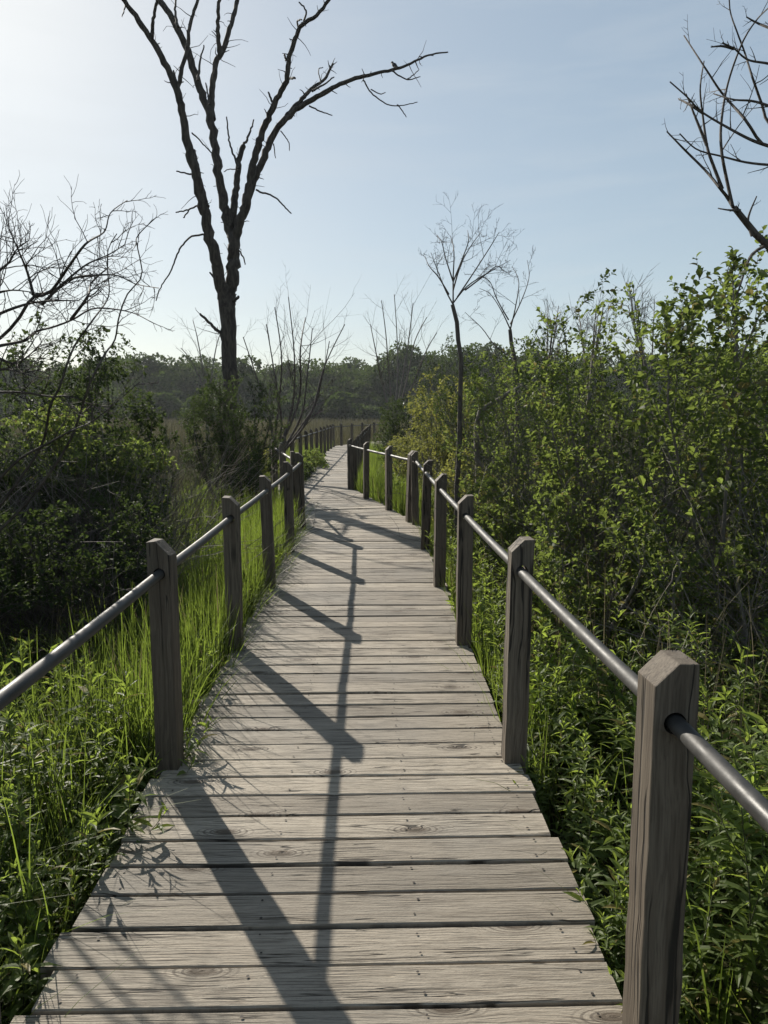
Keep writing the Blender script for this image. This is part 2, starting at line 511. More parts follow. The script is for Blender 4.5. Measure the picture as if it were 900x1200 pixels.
def ground_mat():
    t = NT('marsh_soil')
    tc = t.n('ShaderNodeTexCoord').outputs['Object']
    n = t.noise(tc, 1.1, 7, 0.65); n2 = t.noise(tc, 28.0, 5, 0.7); n3 = t.noise(tc, 0.05, 3)
    col = t.mix(t.rng(n, 0.35, 0.65), (0.030, 0.026, 0.018), (0.055, 0.060, 0.025))
    col = t.mix(t.math('MULTIPLY', t.rng(n2, 0.5, 0.7), 0.6), col, (0.10, 0.085, 0.055))
    col = t.mix(t.math('MULTIPLY', t.rng(n3, 0.4, 0.6), 0.4), col, (0.07, 0.075, 0.035))
    df = t.n('ShaderNodeBsdfDiffuse'); t.l(col, df.inputs['Color']); t.l(t.bump(n2, 0.8, 0.05), df.inputs['Normal'])
    return t.done(df.outputs[0])

M = {}
M['plank'] = plank_mat(); M['post'] = post_mat(); M['rail'] = rail_mat(); M['ground'] = ground_mat()
t = NT('screw_head'); M['screw'] = t.done(t.bsdf((0.03, 0.024, 0.02), 0.7, 0.3))
t = NT('under_timber'); M['timber'] = t.done(t.bsdf((0.06, 0.05, 0.04), 0.9))
M['bark'] = bark_mat('dead_bark', (0.022, 0.018, 0.015), (0.085, 0.072, 0.060))
M['twig'] = bark_mat('bare_twig', (0.045, 0.036, 0.030), (0.110, 0.095, 0.082), 30)
M['twig_grey'] = bark_mat('grey_twig', (0.10, 0.088, 0.075), (0.20, 0.18, 0.155), 30)
M['cane'] = bark_mat('dead_cane', (0.13, 0.10, 0.07), (0.24, 0.20, 0.15), 30)
M['stem'] = bark_mat('green_stem', (0.05, 0.055, 0.025), (0.09, 0.10, 0.045), 30)
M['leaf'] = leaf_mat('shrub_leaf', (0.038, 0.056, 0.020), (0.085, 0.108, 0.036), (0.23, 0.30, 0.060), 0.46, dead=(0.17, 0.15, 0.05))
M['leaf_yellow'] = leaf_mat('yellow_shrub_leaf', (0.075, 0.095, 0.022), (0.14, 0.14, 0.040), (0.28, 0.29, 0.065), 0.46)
M['leaf_dark_shade'] = leaf_mat('dark_and_shade_leaf', (0.024, 0.037, 0.015), (0.048, 0.066, 0.025), (0.075, 0.11, 0.026), 0.36, 0.6, 0.07)  # dark green leaves, and left shrub bodies whose shade is put into the colour
M['leaf_weed'] = leaf_mat('weed_leaf', (0.058, 0.088, 0.024), (0.110, 0.145, 0.040), (0.32, 0.42, 0.065), 0.46, 0.5, 0.22, dead=(0.20, 0.17, 0.055))
M['leaf_broad'] = leaf_mat('broad_leaf', (0.060, 0.100, 0.020), (0.100, 0.145, 0.030), (0.26, 0.36, 0.04))
M['grass'] = leaf_mat('grass_blade', (0.050, 0.076, 0.018), (0.090, 0.118, 0.028), (0.21, 0.29, 0.040), 0.46, 0.5, 0.2, dead=(0.16, 0.13, 0.07))
M['reed'] = leaf_mat('reed_blade', (0.060, 0.058, 0.034), (0.115, 0.100, 0.062), (0.11, 0.105, 0.055), 0.3, 0.7, 0.1, pscale=0.16)
M['straw'] = leaf_mat('straw', (0.15, 0.125, 0.075), (0.24, 0.20, 0.13), (0.24, 0.20, 0.12), 0.3, 0.6, 0.3)
M['wood_leaf'] = leaf_mat('far_tree_leaf', (0.026, 0.044, 0.014), (0.062, 0.088, 0.026), (0.08, 0.12, 0.025), 0.3, 0.7, 0.05, pscale=0.11)

# ------------------------------------------------------------------ ground
rng = np.random.default_rng(5)
g = Geo()
xs = np.concatenate((-np.geomspace(500, 14, 16), np.linspace(-13, 13, 60), np.geomspace(14, 500, 16)))
ys = np.concatenate((-np.geomspace(200, 7, 8), np.linspace(-6, 40, 90), np.geomspace(42, 900, 20)))
XX, YY = np.meshgrid(xs, ys)
ZZ = GROUND + 0.05 * np.sin(XX * 1.7 + YY * 0.6) * np.sin(YY * 1.3 - XX * 0.4) + 0.04 * np.sin(XX * 4.1) * np.sin(YY * 3.7)
Vg = np.stack((XX, YY, ZZ), -1).reshape(-1, 3)
nx = len(xs); i, j = np.meshgrid(np.arange(len(ys) - 1), np.arange(nx - 1), indexing='ij')
a = (i * nx + j).ravel()
g.add(Vg, np.stack((a, a + 1, a + nx + 1, a + nx), -1))
ground = link('ground', g.mesh('ground', [M['ground']], True)); ground['kind'] = 'structure'

# ------------------------------------------------------------------ boardwalk
LE = np.array(((-0.90, -2.0), (-0.98, 2.3), (-1.03, 4.6), (-1.09, 7.0), (-1.19, 10.2), (-2.33, 14.9), (-2.31, 33.8), (-0.9, 38.5), (2.5, 44.0)))
RE = np.array(((0.745, -2.0), (0.655, 2.0), (0.63, 3.1), (0.565, 6.0), (0.50, 10.3), (-0.655, 15.1), (-0.655, 32.8), (0.55, 37.3), (3.7, 43.0)))
def xl(y): return np.interp(y, LE[:, 1], LE[:, 0])
def xr(y): return np.interp(y, RE[:, 1], RE[:, 0])

spine_y = np.linspace(-1.6, 42, 900)
spine = np.stack(((xl(spine_y) + xr(spine_y)) / 2, spine_y), -1)
sl = np.concatenate(([0], np.cumsum(np.linalg.norm(np.diff(spine, axis=0), axis=1))))
S_END = sl[-1]
def spine_at(s): return np.array((np.interp(s, sl, spine[:, 0]), np.interp(s, sl, spine[:, 1])))
def spine_dir(s, w=0.9):
    d = spine_at(min(s + w, S_END)) - spine_at(max(s - w, 0)); return d / np.linalg.norm(d)
def hit(p, d, poly):
    best = None
    for k in range(len(poly) - 1):
        a, b = poly[k], poly[k + 1]; e = b - a
        den = d[0] * e[1] - d[1] * e[0]
        if abs(den) < 1e-9: continue
        q = a - p
        tt = (q[0] * e[1] - q[1] * e[0]) / den; uu = (q[0] * d[1] - q[1] * d[0]) / den
        if -0.02 <= uu <= 1.02 and tt > 0 and (best is None or tt < best): best = tt
    return best
rng = np.random.default_rng(11)
g = Geo()
PW, TH, SEG = 0.158, 0.038, 7
s = 0.05
nplank = 0
while s < S_END - 0.4:
    w = PW + rng.normal() * 0.0015
    gap = abs(rng.normal(0.0085, 0.0028)) + 0.003
    s0, s1 = s, s + w - gap
    lines = []
    for ss in (s0, s1):
        c = spine_at(ss); d = spine_dir(ss); pr = np.array((d[1], -d[0]))
        tr, tl = hit(c, pr, RE), hit(c, -pr, LE)
        if tr is None or tl is None: break
        lines.append((c - pr * tl, c + pr * tr))
    s += w
    if len(lines) < 2: continue
    jl, jr = rng.normal(0, 0.011), rng.normal(0, 0.011)
    tilt0, tilt1, zc = rng.normal(0, 0.0012), rng.normal(0, 0.0012), rng.normal(0, 0.0016)
    bow = rng.normal(0, 0.002)
    near = spine_at(s0)[1] < 12
    segs = SEG if near else 1
    c0, u0, v0 = [], rng.uniform(0, 60), rng.uniform(0, 40)
    V, UV = [], []
    for q in range(segs + 1):
        f = q / segs
        a = lines[0][0] * (1 - f) + lines[0][1] * f; b = lines[1][0] * (1 - f) + lines[1][1] * f
        dirx = nrm(lines[0][1] - lines[0][0])
        e = -jl * (1 - f) + jr * f
        a = a + dirx * e; b = b + dirx * e
        wd = np.linalg.norm(b - a); across = (b - a) / wd
        wav = rng.normal(0, 0.0009) if near else 0
        a = a + across * wav
        ztop = zc + bow * math.sin(f * math.pi) + rng.normal(0, 0.0004)
        ch = 0.004
        for (cc, zz) in ((0, -TH), (0, -ch), (ch, 0), (wd / 2, 0.0008), (wd - ch, 0), (wd, -ch), (wd, -TH)):
            p = a + across * cc
            z = ztop + zz + tilt0 * (1 - cc / wd) + tilt1 * (cc / wd)
            V.append((p[0], p[1], z)); UV.append((u0 + f * np.linalg.norm(lines[0][1] - lines[0][0]), v0 + cc))
    F = []
    for q in range(segs):
        for k in range(7):
            k2 = (k + 1) % 7
            F.append((q * 7 + k, q * 7 + 7 + k, q * 7 + 7 + k2, q * 7 + k2))
    g.add(V, F, 0, UV)
    nV = len(V)
    base_n = g.n - nV
    g.f.append((np.array([[base_n + k for k in range(7)]]), 0))
    g.f.append((np.array([[base_n + segs * 7 + k for k in range(7)][::-1]]), 0))
    if spine_at(s0)[1] < 9:
        for fr in (0.055, 0.36, 0.66, 0.945):
            for cc in (0.22, 0.78):
                if rng.uniform() < 0.12: continue
                f = fr + rng.normal(0, 0.006)
                a = lines[0][0] * (1 - f) + lines[0][1] * f; b = lines[1][0] * (1 - f) + lines[1][1] * f
                p = a + (b - a) * (cc + rng.normal(0, 0.05))
                r = rng.uniform(0.0035, 0.0055)
                an = np.arange(7) / 7 * 2 * math.pi
                g.add(np.stack((p[0] + r * np.cos(an), p[1] + r * np.sin(an), np.full(7, zc + bow * math.sin(f * math.pi) + 0.0042)), -1), [list(range(7))], 1)
    nplank += 1
# bearers under the boards
for fr in (0.06, 0.36, 0.66, 0.94):
    for k in range(0, 420, 4):
        y0, y1 = -1.4 + k * 0.1, -1.4 + (k + 4) * 0.1
        if y1 > 40: break
        xa, xb = xl(y0) * (1 - fr) + xr(y0) * fr, xl(y1) * (1 - fr) + xr(y1) * fr
        V = [(xa - .02, y0, -.2), (xa + .02, y0, -.2), (xa + .02, y0, -.043), (xa - .02, y0, -.043), (xb - .02, y1, -.2), (xb + .02, y1, -.2), (xb + .02, y1, -.043), (xb - .02, y1, -.043)]
        g.add(V, [(0, 1, 5, 4), (1, 2, 6, 5), (2, 3, 7, 6), (3, 0, 4, 7)], 2)
bw = link('boardwalk', g.mesh('boardwalk', [M['plank'], M['screw'], M['timber']], False, True))
bw['kind'] = 'structure'

# ------------------------------------------------------------------ railings
RAIL_Z, PIPE_R = 0.90, 0.0205
def post_mesh(seed):
    pr = random.Random(seed)
    bm = bmesh.new()
    e_ = pr.uniform(-.006, .006)
    prof = [(-.05, -.75), (.05, -.75), (.05, .982 + e_), (-.010 + e_, 1.040), (-.05, 1.045 - abs(e_))]
    fr = [bm.verts.new((x, -.05, z)) for x, z in prof]; bk = [bm.verts.new((x, .05, z)) for x, z in prof]
    n = len(prof)
    bm.faces.new(fr); bm.faces.new(bk[::-1])
    for k in range(n):
        bm.faces.new((fr[(k + 1) % n], fr[k], bk[k], bk[(k + 1) % n]))
    bmesh.ops.recalc_face_normals(bm, faces=bm.faces)
    bmesh.ops.subdivide_edges(bm, edges=[e for e in bm.edges if abs(e.verts[0].co.z - e.verts[1].co.z) > .5], cuts=17, use_grid_fill=True)
    for v in bm.verts:
        v.co += Vector((pr.gauss(0, .0013), pr.gauss(0, .0013), pr.gauss(0, .0015) if v.co.z > .9 else 0))
    bmesh.ops.bevel(bm, geom=[e for e in bm.edges if e.calc_face_angle(0) > .3], offset=0.0035, segments=2, affect='EDGES', profile=0.6)
    me = bpy.data.meshes.new('post'); bm.to_mesh(me); bm.free()
    me.materials.append(M['post'])
    o = link('post', me)
    bc = bmesh.new()
    bmesh.ops.create_cone(bc, cap_ends=True, segments=28, radius1=.026, radius2=.026, depth=.3, matrix=Matrix.Translation((0, 0, RAIL_Z)) @ Matrix.Rotation(math.pi / 2, 4, 'X'))
    mc = bpy.data.meshes.new('cut'); bc.to_mesh(mc); bc.free()
    oc = link('cut', mc)
    md = o.modifiers.new('hole', 'BOOLEAN'); md.operation = 'DIFFERENCE'; md.object = oc; md.solver = 'EXACT'
    bpy.context.view_layer.update()
    dg = bpy.context.evaluated_depsgraph_get()
    res = bpy.data.meshes.new_from_object(o.evaluated_get(dg))
    bpy.data.objects.remove(o); bpy.data.objects.remove(oc); bpy.data.meshes.remove(mc)
    res.name = 'post'
    return res
POSTS = [post_mesh(k) for k in range(4)]

def railing(label, pts, side, ext0=None, ext1=None, seed=0):
    """pts: plan positions of posts; side +1: walkway lies on +X of the line, -1: on -X"""
    r = np.random.default_rng(seed)
    pts = [np.array(p, float) for p in pts]
    root = thing('railing', label, 'railing', (pts[0][0], pts[0][1], 0))
    o0 = pts[0]
    for k, p in enumerate(pts):
        d = (pts[min(k + 1, len(pts) - 1)] - pts[max(k - 1, 0)]); d = d / np.linalg.norm(d)
        az = math.atan2(-d[0], d[1])
        if side < 0: az += math.pi
        link('post', POSTS[r.integers(0, 4)], root, (p[0] - o0[0], p[1] - o0[1], r.normal(0, 0.006)),
             (r.normal(0, 0.011), r.normal(0, 0.011), az + r.normal(0, 0.04)), (1, 1, 1))
    line = ([np.array(ext0, float)] if ext0 is not None else []) + pts + ([np.array(ext1, float)] if ext1 is not None else [])
    for k in range(len(line) - 1):
        a, b = line[k], line[k + 1]
        gg = Geo()
        d = nrm(b - a)
        a2, b2 = a - d * (0.022 if k == 0 and ext0 is None else 0.0), b + d * 0.0
        P = [(a2[0] * (1 - f) + b2[0] * f - o0[0], a2[1] * (1 - f) + b2[1] * f - o0[1], RAIL_Z - 0.004 * math.sin(f * math.pi)) for f in np.linspace(0, 1, 5)]
        tube(gg, P, [PIPE_R] * 5, 18, 0)
        link('rail', gg.mesh('rail', [M['rail']], True), root)
    return root

railing('near right railing with split grey post and dull metal pipe beside the leafy weeds',
        [(0.705, 0.0), (0.66, 1.61), (0.602, 3.18), (0.553, 4.88), (0.512, 6.55), (0.482, 8.37), (0.452, 10.25)], -1, (0.74, -1.6), None, 1)
railing('short railing bending left along the bright grass, right of the far planks',
        [(0.375, 10.50), (0.08, 11.75), (-0.33, 13.35), (-0.70, 15.0)], -1, None, None, 2)
railing('distant right railing whose posts stack up edge on past the walkway bend',
        [(-0.62, 15.25)] + [(-0.62, 15.25 + 1.65 * k) for k in range(1, 11)], -1, None, (-0.62, 32.9), 3)
railing('near left railing with dark posts standing in tall bright grass',
        [(-0.935, 1.45), (-0.975, 3.12), (-1.015, 4.78), (-1.045, 6.5), (-1.083, 8.22), (-1.14, 9.95)], 1, (-0.90, -1.6), None, 4)
railing('short left railing bending away behind the dark posts at the first bend',
        [(-1.30, 10.45), (-1.70, 12.2), (-2.10, 13.95)], 1, None, (-2.27, 14.7), 5)
railing('distant left railing running past the low leafy bushes to the marsh',
        [(-2.285, 14.85 + 1.65 * k) for k in range(0, 12)], 1, None, None, 6)
railing('farthest railing turning right in front of the marsh reeds',
        [(-2.0, 34.2), (-1.58, 35.6), (-1.1, 37.1), (-0.5, 38.7), (0.3, 40.0)], 1, (-2.27, 33.6), None, 7)

# ------------------------------------------------------------------ big dead tree (traced limbs at their own depth)
rng = np.random.default_rng(21)
TY = 15.1
def q6(pts, y0=TY, dy=0.0):
    """points read off an enlargement of the tree -> place"""
    out = []
    n = len(pts)
    for k, (cx, cy) in enumerate(pts):
        out.append(at(100 + cx / 1.957, cy / 1.957, y0 + dy * k / max(n - 1, 1)))
    return np.array(out)
def smooth_line(P, n):
    P = np.asarray(P, float)
    t = np.concatenate(([0], np.cumsum(np.linalg.norm(np.diff(P, axis=0), axis=1)))); t /= t[-1]
    # Catmull-Rom through the points
    out = []
    for u in np.linspace(0, 1, n):
        i = min(np.searchsorted(t, u, side='right') - 1, len(P) - 2); i = max(i, 0)
        f = (u - t[i]) / max(t[i + 1] - t[i], 1e-9)
        p0, p1, p2, p3 = P[max(i - 1, 0)], P[i], P[i + 1], P[min(i + 2, len(P) - 1)]
        out.append(0.5 * (2 * p1 + (p2 - p0) * f + (2 * p0 - 5 * p1 + 4 * p2 - p3) * f ** 2 + (3 * p1 - p0 - 3 * p2 + p3) * f ** 3))
    return np.array(out)
PXM = 1.957 * FPX / 15.3     # enlarged px per metre there
big = thing('dead_tree', 'tall leafless dead tree with forked black trunk rising above the left shrubs', 'tree', tuple(at(268, 560, TY) * np.array((1, 1, 0)) + np.array((0, 0, GROUND))))
B0 = np.array(big.location)
def limb(parent, name, strokes, mat='bark'):
    gg = Geo()
    for pts, w0, w1, dy in strokes:
        P = q6(pts, TY + (dy[0] if isinstance(dy, tuple) else 0), (dy[1] - dy[0]) if isinstance(dy, tuple) else dy)
        n = max(8, 5 * len(P))
        L = smooth_line(P, n)
        r = np.linspace(w0, w1, n) / 2 / PXM * 0.9
        thick = w0 > 7
        L = L + rng.normal(size=L.shape) * (r[:, None] * (0.16 if thick else 0.30))
        tube(gg, L - B0, r, 10 if thick else 5, 0, rough=0.07 if thick else 0.0, rng=rng)
        # short snags and stubs
        if w0 > 8:
            for k in range(int(n * 0.55)):
                t = rng.uniform(0.05, 0.97)
                p, tg = sample(L, t)
                d = perp_dir(rng, tg, math.radians(rng.uniform(35, 95)))
                ll = rng.uniform(0.05, 0.22) if rng.uniform() < 0.75 else rng.uniform(0.25, 0.6)
                W = walk(rng, p - B0, d, ll, 4, 0.25, 0.02)
                rr = rng.uniform(0.004, 0.016) if ll < 0.25 else 0.008
                tube(gg, W, np.linspace(rr, rr * 0.4, 5), 4, 0)
    return link(name, gg.mesh(name, [M[mat]], True), parent)
limb(big, 'trunk', [([(334, 1190), (332, 1000), (331, 830), (328, 760), (325, 700), (318, 655)], 38, 38, 0),
                    ([(322, 715), (332, 670), (338, 615), (340, 560), (338, 530)], 34, 26, 0)])
limb(big, 'limb', [([(322, 700), (308, 640), (298, 590), (285, 540), (270, 475), (252, 400), (233, 320), (216, 225), (190, 160), (152, 92), (112, 32), (82, -8), (50, -60)], 30, 8, -1.2),
                   ([(152, 92), (155, 50), (166, -5)], 8, 6, (-1.0, -1.2)),
                   ([(214, 200), (224, 150), (236, 100), (239, 60), (258, 0), (266, -40)], 10, 6, (-.7, -.2)),
                   ([(280, 475), (264, 410), (250, 345)], 11, 6, (-.4, .3)),
                   ([(272, 538), (240, 545), (215, 575), (196, 622), (172, 660), (162, 690)], 5, 2.4, (-.3, -.9)),
                   ([(270, 468), (255, 472), (232, 482), (207, 487)], 5, 3, -.3), ([(240, 478), (225, 500)], 4, 3, -.3),
                   ([(250, 401), (234, 398), (208, 393)], 5, 3, -.5), ([(212, 195), (202, 162)], 6, 4, -.7),
                   ([(92, 12), (84, 38)], 4, 2, -1), ([(245, 305), (265, 325), (290, 352)], 4, 2.5, -.4)])
limb(big, 'limb', [([(338, 545), (325, 500), (311, 430), (300, 360), (290, 290), (270, 222), (242, 140), (211, 62), (170, 0), (140, -50)], 24, 13, 1.0),
                   ([(291, 275), (290, 225), (299, 150), (316, 110), (336, 50), (348, 0), (352, -40)], 16, 9, (.5, 1.5)),
                   ([(309, 130), (303, 62), (308, -8)], 12, 7, (.8, .6)),
                   ([(258, 185), (262, 150), (272, 104)], 7, 3, .6), ([(285, 240), (276, 190)], 5, 3, .5),
                   ([(211, 62), (206, 20), (210, -20)], 7, 4, .9)])
limb(big, 'limb', [([(333, 530), (338, 490), (346, 430), (352, 370), (363, 333)], 19, 12, 0.4),
                   ([(352, 385), (342, 362), (330, 320), (324, 268)], 6, 3, .4), ([(362, 336), (377, 305), (386, 274)], 7, 3, .4),
                   ([(352, 390), (330, 388), (318, 394)], 3, 2, .3)])
limb(big, 'limb', [([(342, 560), (352, 520), (372, 450), (386, 370), (404, 310), (426, 258), (446, 214), (463, 180), (467, 132), (487, 72), (500, 55), (530, 35), (562, -5)], 22, 7, -0.8),
                   ([(463, 180), (480, 178)], 6, 5, -.5), ([(463, 140), (456, 126)], 6, 4, -.5), ([(432, 240), (420, 212)], 6, 4, -.4),
                   ([(490, 70), (486, 50), (496, 45)], 5, 3, -.6), ([(500, 50), (506, 25), (490, 5)], 5, 3, -.6)])
limb(big, 'limb', [([(342, 555), (358, 500), (374, 445), (402, 380), (430, 312), (462, 270), (500, 240), (560, 206), (612, 182), (660, 170), (706, 160), (740, 148), (765, 136), (792, 125), (832, 120)], 22, 3, 1.1),
                   ([(462, 266), (485, 240), (512, 210), (530, 195), (550, 180), (568, 145)], 12, 5, (.4, 1.0)),
                   ([(540, 190), (535, 160), (545, 155)], 3, 2, .8), ([(520, 208), (545, 195), (570, 176)], 6, 3, .8),
                   ([(392, 437), (430, 450), (455, 472), (472, 490)], 5, 3, (.2, -.4)),
                   ([(514, 243), (540, 256), (566, 264)], 4, 2.4, .7),
                   ([(638, 183), (655, 212), (690, 238), (720, 242), (762, 234)], 4, 2, (.9, .5)),
                   ([(716, 240), (728, 256), (736, 268)], 3, 2, .6), ([(704, 163), (738, 182), (768, 176)], 4, 2, .9),
                   ([(738, 182), (752, 172), (765, 160)], 3, 2, .9), ([(655, 205), (675, 215), (688, 212)], 3, 2, .7),
                   ([(448, 300), (466, 325), (468, 345)], 3, 2, .5), ([(432, 330), (436, 362)], 3, 2, .5)])
for st in (([(322, 772), (300, 755), (282, 738), (263, 720)], 9, 5, -.4), ([(335, 695), (352, 680)], 9, 6, -.2),
           ([(304, 645), (285, 625)], 6, 4, -.2), ([(345, 565), (362, 590), (366, 606)], 5, 2.5, -.2)):
    limb(big, 'snag', [st])

# the bird on the long right-hand limb
def make_bird():
    p = at(100 + 709 / 1.957, 163 / 1.957, TY + 1.0)
    gg = Geo()
    body = np.array(((-.105, 0, -.065), (-.06, 0, -.03), (-.03, 0, 0.0), (0.0, 0, .03), (.03, 0, .055), (.045, 0, .075)))
    tube(gg, body, [.008, .014, .030, .036, .028, .016], 10)
    head = np.array(((.032, 0, .066), (.045, 0, .082), (.062, 0, .090), (.074, 0, .090)))
    tube(gg, head, [.014, .022, .018, .006], 10)
    tube(gg, np.array(((.074, 0, .090), (.092, 0, .087))), [.005, .001], 6)
    for s_ in (-1, 1):
        tube(gg, np.array(((0.0, .012 * s_, .002), (.004, .013 * s_, -.028))), [.003, .002], 5)
        tube(gg, np.array(((.02, .030 * s_, .045), (-.03, .034 * s_, .008), (-.085, .012 * s_, -.045))), [.012, .014, .003], 6)
    t = NT('dark_feather'); m = t.done(t.bsdf((0.02, 0.018, 0.016), 0.6))
    b = link('bird', gg.mesh('bird', [m], True), None, (p[0], p[1], p[2] + 0.075), (0, 0, 2.4), (1.25, 1.25, 1.25))
    tag(b, 'small dark bird perched on the long thin limb of the tall dead tree', 'bird')
make_bird()

# ------------------------------------------------------------------ bare saplings and dead shrubs
TW = [dict(n=(4, 6), len=0.36, ang=(25, 58), t0=0.25, seg=5, wob=0.10, up=0.02, rr=0.5), dict(n=(3, 5), len=0.45, ang=(25, 60), t0=0.2, seg=4, wob=0.13, up=0.02, rr=0.5, rmin=.0020), dict(n=(2, 3), len=0.5, ang=(25, 55), t0=0.3, seg=3, wob=0.13, up=0.05, rr=0.6, rmin=.0018)]
def bare_tree(name, label, Y, trunk_px, w_px, forks, mat='twig', seed=0, specs=TW, fork_w=0.43, cat='tree', group=None, dyr=0.5, ends=0.3, boughs=()):
    p = Plant(seed)
    P = np.array([at(x, y, Y) for x, y in trunk_px])
    base = P[0].copy(); base[2] = GROUND
    P = np.vstack((base[None], P)) if P[0][2] > GROUND + 0.05 else P
    k = FPX / Y
    p.taper = 1.35
    root = thing(name, label, cat, tuple(base), 0, group)
    L = smooth_line(P, 16)
    L = L + p.rng.normal(size=L.shape) * np.array((.008, .008, 0))
    g1 = Geo()
    tube(g1, L - base, np.linspace(w_px[0], w_px[1], 16) / 2 / k, 8, rough=.05, rng=p.rng)
    for pts, a_, b_ in boughs:
        Q = smooth_line(np.array([at(x, y, Y) for x, y in pts]), 4 * len(pts)) - base
        tube(g1, Q, np.linspace(a_, b_, len(Q)) / 2 / k, 7, rough=.05, rng=p.rng)
    link('trunk', g1.mesh('trunk', [M[mat]], True), root)
    for pts in forks:
        Q = np.array([at(x, y, Y + (0 if i == 0 else p.rng.normal(0, dyr) * i / len(pts))) for i, (x, y) in enumerate(pts)]) - base
        Q = smooth_line(Q, max(8, 4 * len(Q)))
        r0 = w_px[1] * fork_w / 2 / k
        p.add(Q, r0, max(r0 * ends, 0.002), 0)
        p.ramify(len(p.lines) - 1, specs, 1)
    g2 = Geo(); p.wood(g2, 0, None, (0,), 5)
    link('crown', g2.mesh('crown', [M[mat]], False), root)
    return root
bare_tree('bare_sapling', 'slender leafless sapling with a small fan crown beside the yellow green shrub', 9.0,
          [(536, 600), (537, 550), (539, 500), (540, 420), (537, 390), (531, 357)], (7, 4.6),
          [[(531, 357), (522, 340), (512, 315), (505, 296)], [(531, 357), (531, 325), (532, 295), (528, 276)], [(536, 348), (556, 318), (574, 290), (585, 272)], [(526, 345), (514, 325), (503, 312), (498, 300)], [(531, 330), (543, 300), (549, 282), (548, 270)], [(531, 355), (548, 335), (575, 318), (598, 305)],
           [(531, 340), (540, 310), (552, 288), (564, 272)], [(531, 330), (522, 302), (518, 285), (512, 275)], [(545, 340), (565, 325), (582, 312), (590, 318)]], seed=31)
bare_tree('bare_sapling', 'crooked leafless sapling leaning over the green shrubs right of the slender one', 10.0,
          [(607, 560), (604, 460), (602, 420), (598, 386)], (6, 4.2),
          [[(598, 386), (588, 365), (575, 345), (562, 338)], [(598, 386), (604, 360), (608, 330), (600, 312)], [(598, 380), (612, 350), (620, 325), (618, 305)],
           [(600, 420), (580, 405), (565, 385), (545, 366)], [(596, 375), (582, 350), (574, 330), (560, 322)]], seed=32)
bare_tree('dead_shrub', 'bent dead grey stem arching left under the crooked sapling', 9.4,
          [(561, 640), (560, 560), (558, 500), (563, 480), (580, 472), (600, 458)], (9, 5),
          [[(600, 458), (612, 452), (620, 460)], [(575, 476), (582, 488), (580, 520)]], 'twig_grey', 33, TW[1:], 0.7, 'shrub')
SH = [dict(n=(6, 9), len=0.34, ang=(18, 55), t0=0.25, seg=5, wob=0.09, up=0.08, rr=0.4, rmin=.0035), dict(n=(4, 6), len=0.5, ang=(20, 50), t0=0.2, seg=3, wob=0.12, up=0.06, rr=0.5, rmin=.0026)]
bare_tree('bare_shrub', 'wide leafless shrub of many dark stems behind the short left railing', 17.0,
          [(320, 545), (321, 530)], (6, 4.5),
          [[(319, 540), (330, 500), (322, 440), (312, 380)], [(321, 540), (342, 480), (345, 420), (338, 348)], [(323, 540), (352, 490), (360, 440), (366, 385)],
           [(323, 540), (362, 490), (380, 430), (404, 380)], [(319, 540), (318, 500), (300, 440), (285, 395)], [(319, 540), (326, 480), (330, 420), (322, 360)],
           [(321, 540), (350, 470), (352, 410), (358, 372)], [(323, 540), (366, 480), (378, 440), (386, 400)]], 'twig', 34, SH, 0.8, 'shrub', None, 1.0)
bare_tree('bare_shrub', 'tall leafless shrub with upright twigs beyond the right railing bend', 24.0,
          [(462, 500), (462, 488)], (5, 3.6),
          [[(461, 500), (456, 440), (452, 390), (447, 352)], [(462, 500), (466, 440), (465, 390), (462, 345)], [(463, 500), (478, 440), (486, 400), (500, 372)],
           [(462, 500), (474, 430), (480, 390), (484, 355)], [(461, 500), (448, 450), (440, 410), (434, 380)], [(463, 500), (484, 450), (500, 410), (512, 390)]], 'twig_grey', 35, SH, 0.8, 'shrub', None, 1.2)
bare_tree('bare_shrub', 'thin leafless shrub poking up left of the tall dead tree', 19.0,
          [(243, 500), (243, 480)], (5, 3.5),
          [[(243, 500), (240, 450), (232, 400), (226, 375)], [(243, 500), (248, 440), (255, 400), (262, 385)], [(243, 500), (236, 450), (222, 420), (212, 408)]], 'twig_grey', 36, SH, 0.8, 'shrub', None, .8)
for (x0, ytop, Y, sd, lab) in ((640, 355, 11.5, 37, 'leafless grey twigs standing above the wide green shrub, left tuft'),
                               (690, 350, 9.5, 38, 'leafless grey twigs standing between the two tallest right shrubs'),
                               (762, 325, 8.5, 39, 'leafless grey twigs standing beside the tall right shrub, higher tuft')):
    r_ = random.Random(sd)
    fk = []
    for k in range(6):
        dx = r_.uniform(-40, 40)
        fk.append([(x0, 470), (x0 + dx * .3, 430), (x0 + dx * .7, 390), (x0 + dx, ytop + r_.uniform(0, 40))])
    bare_tree('bare_shrub', lab, Y, [(x0, 520), (x0, 470)], (5, 4), fk, 'twig_grey', sd, SH, 0.7, 'shrub', None, .6)

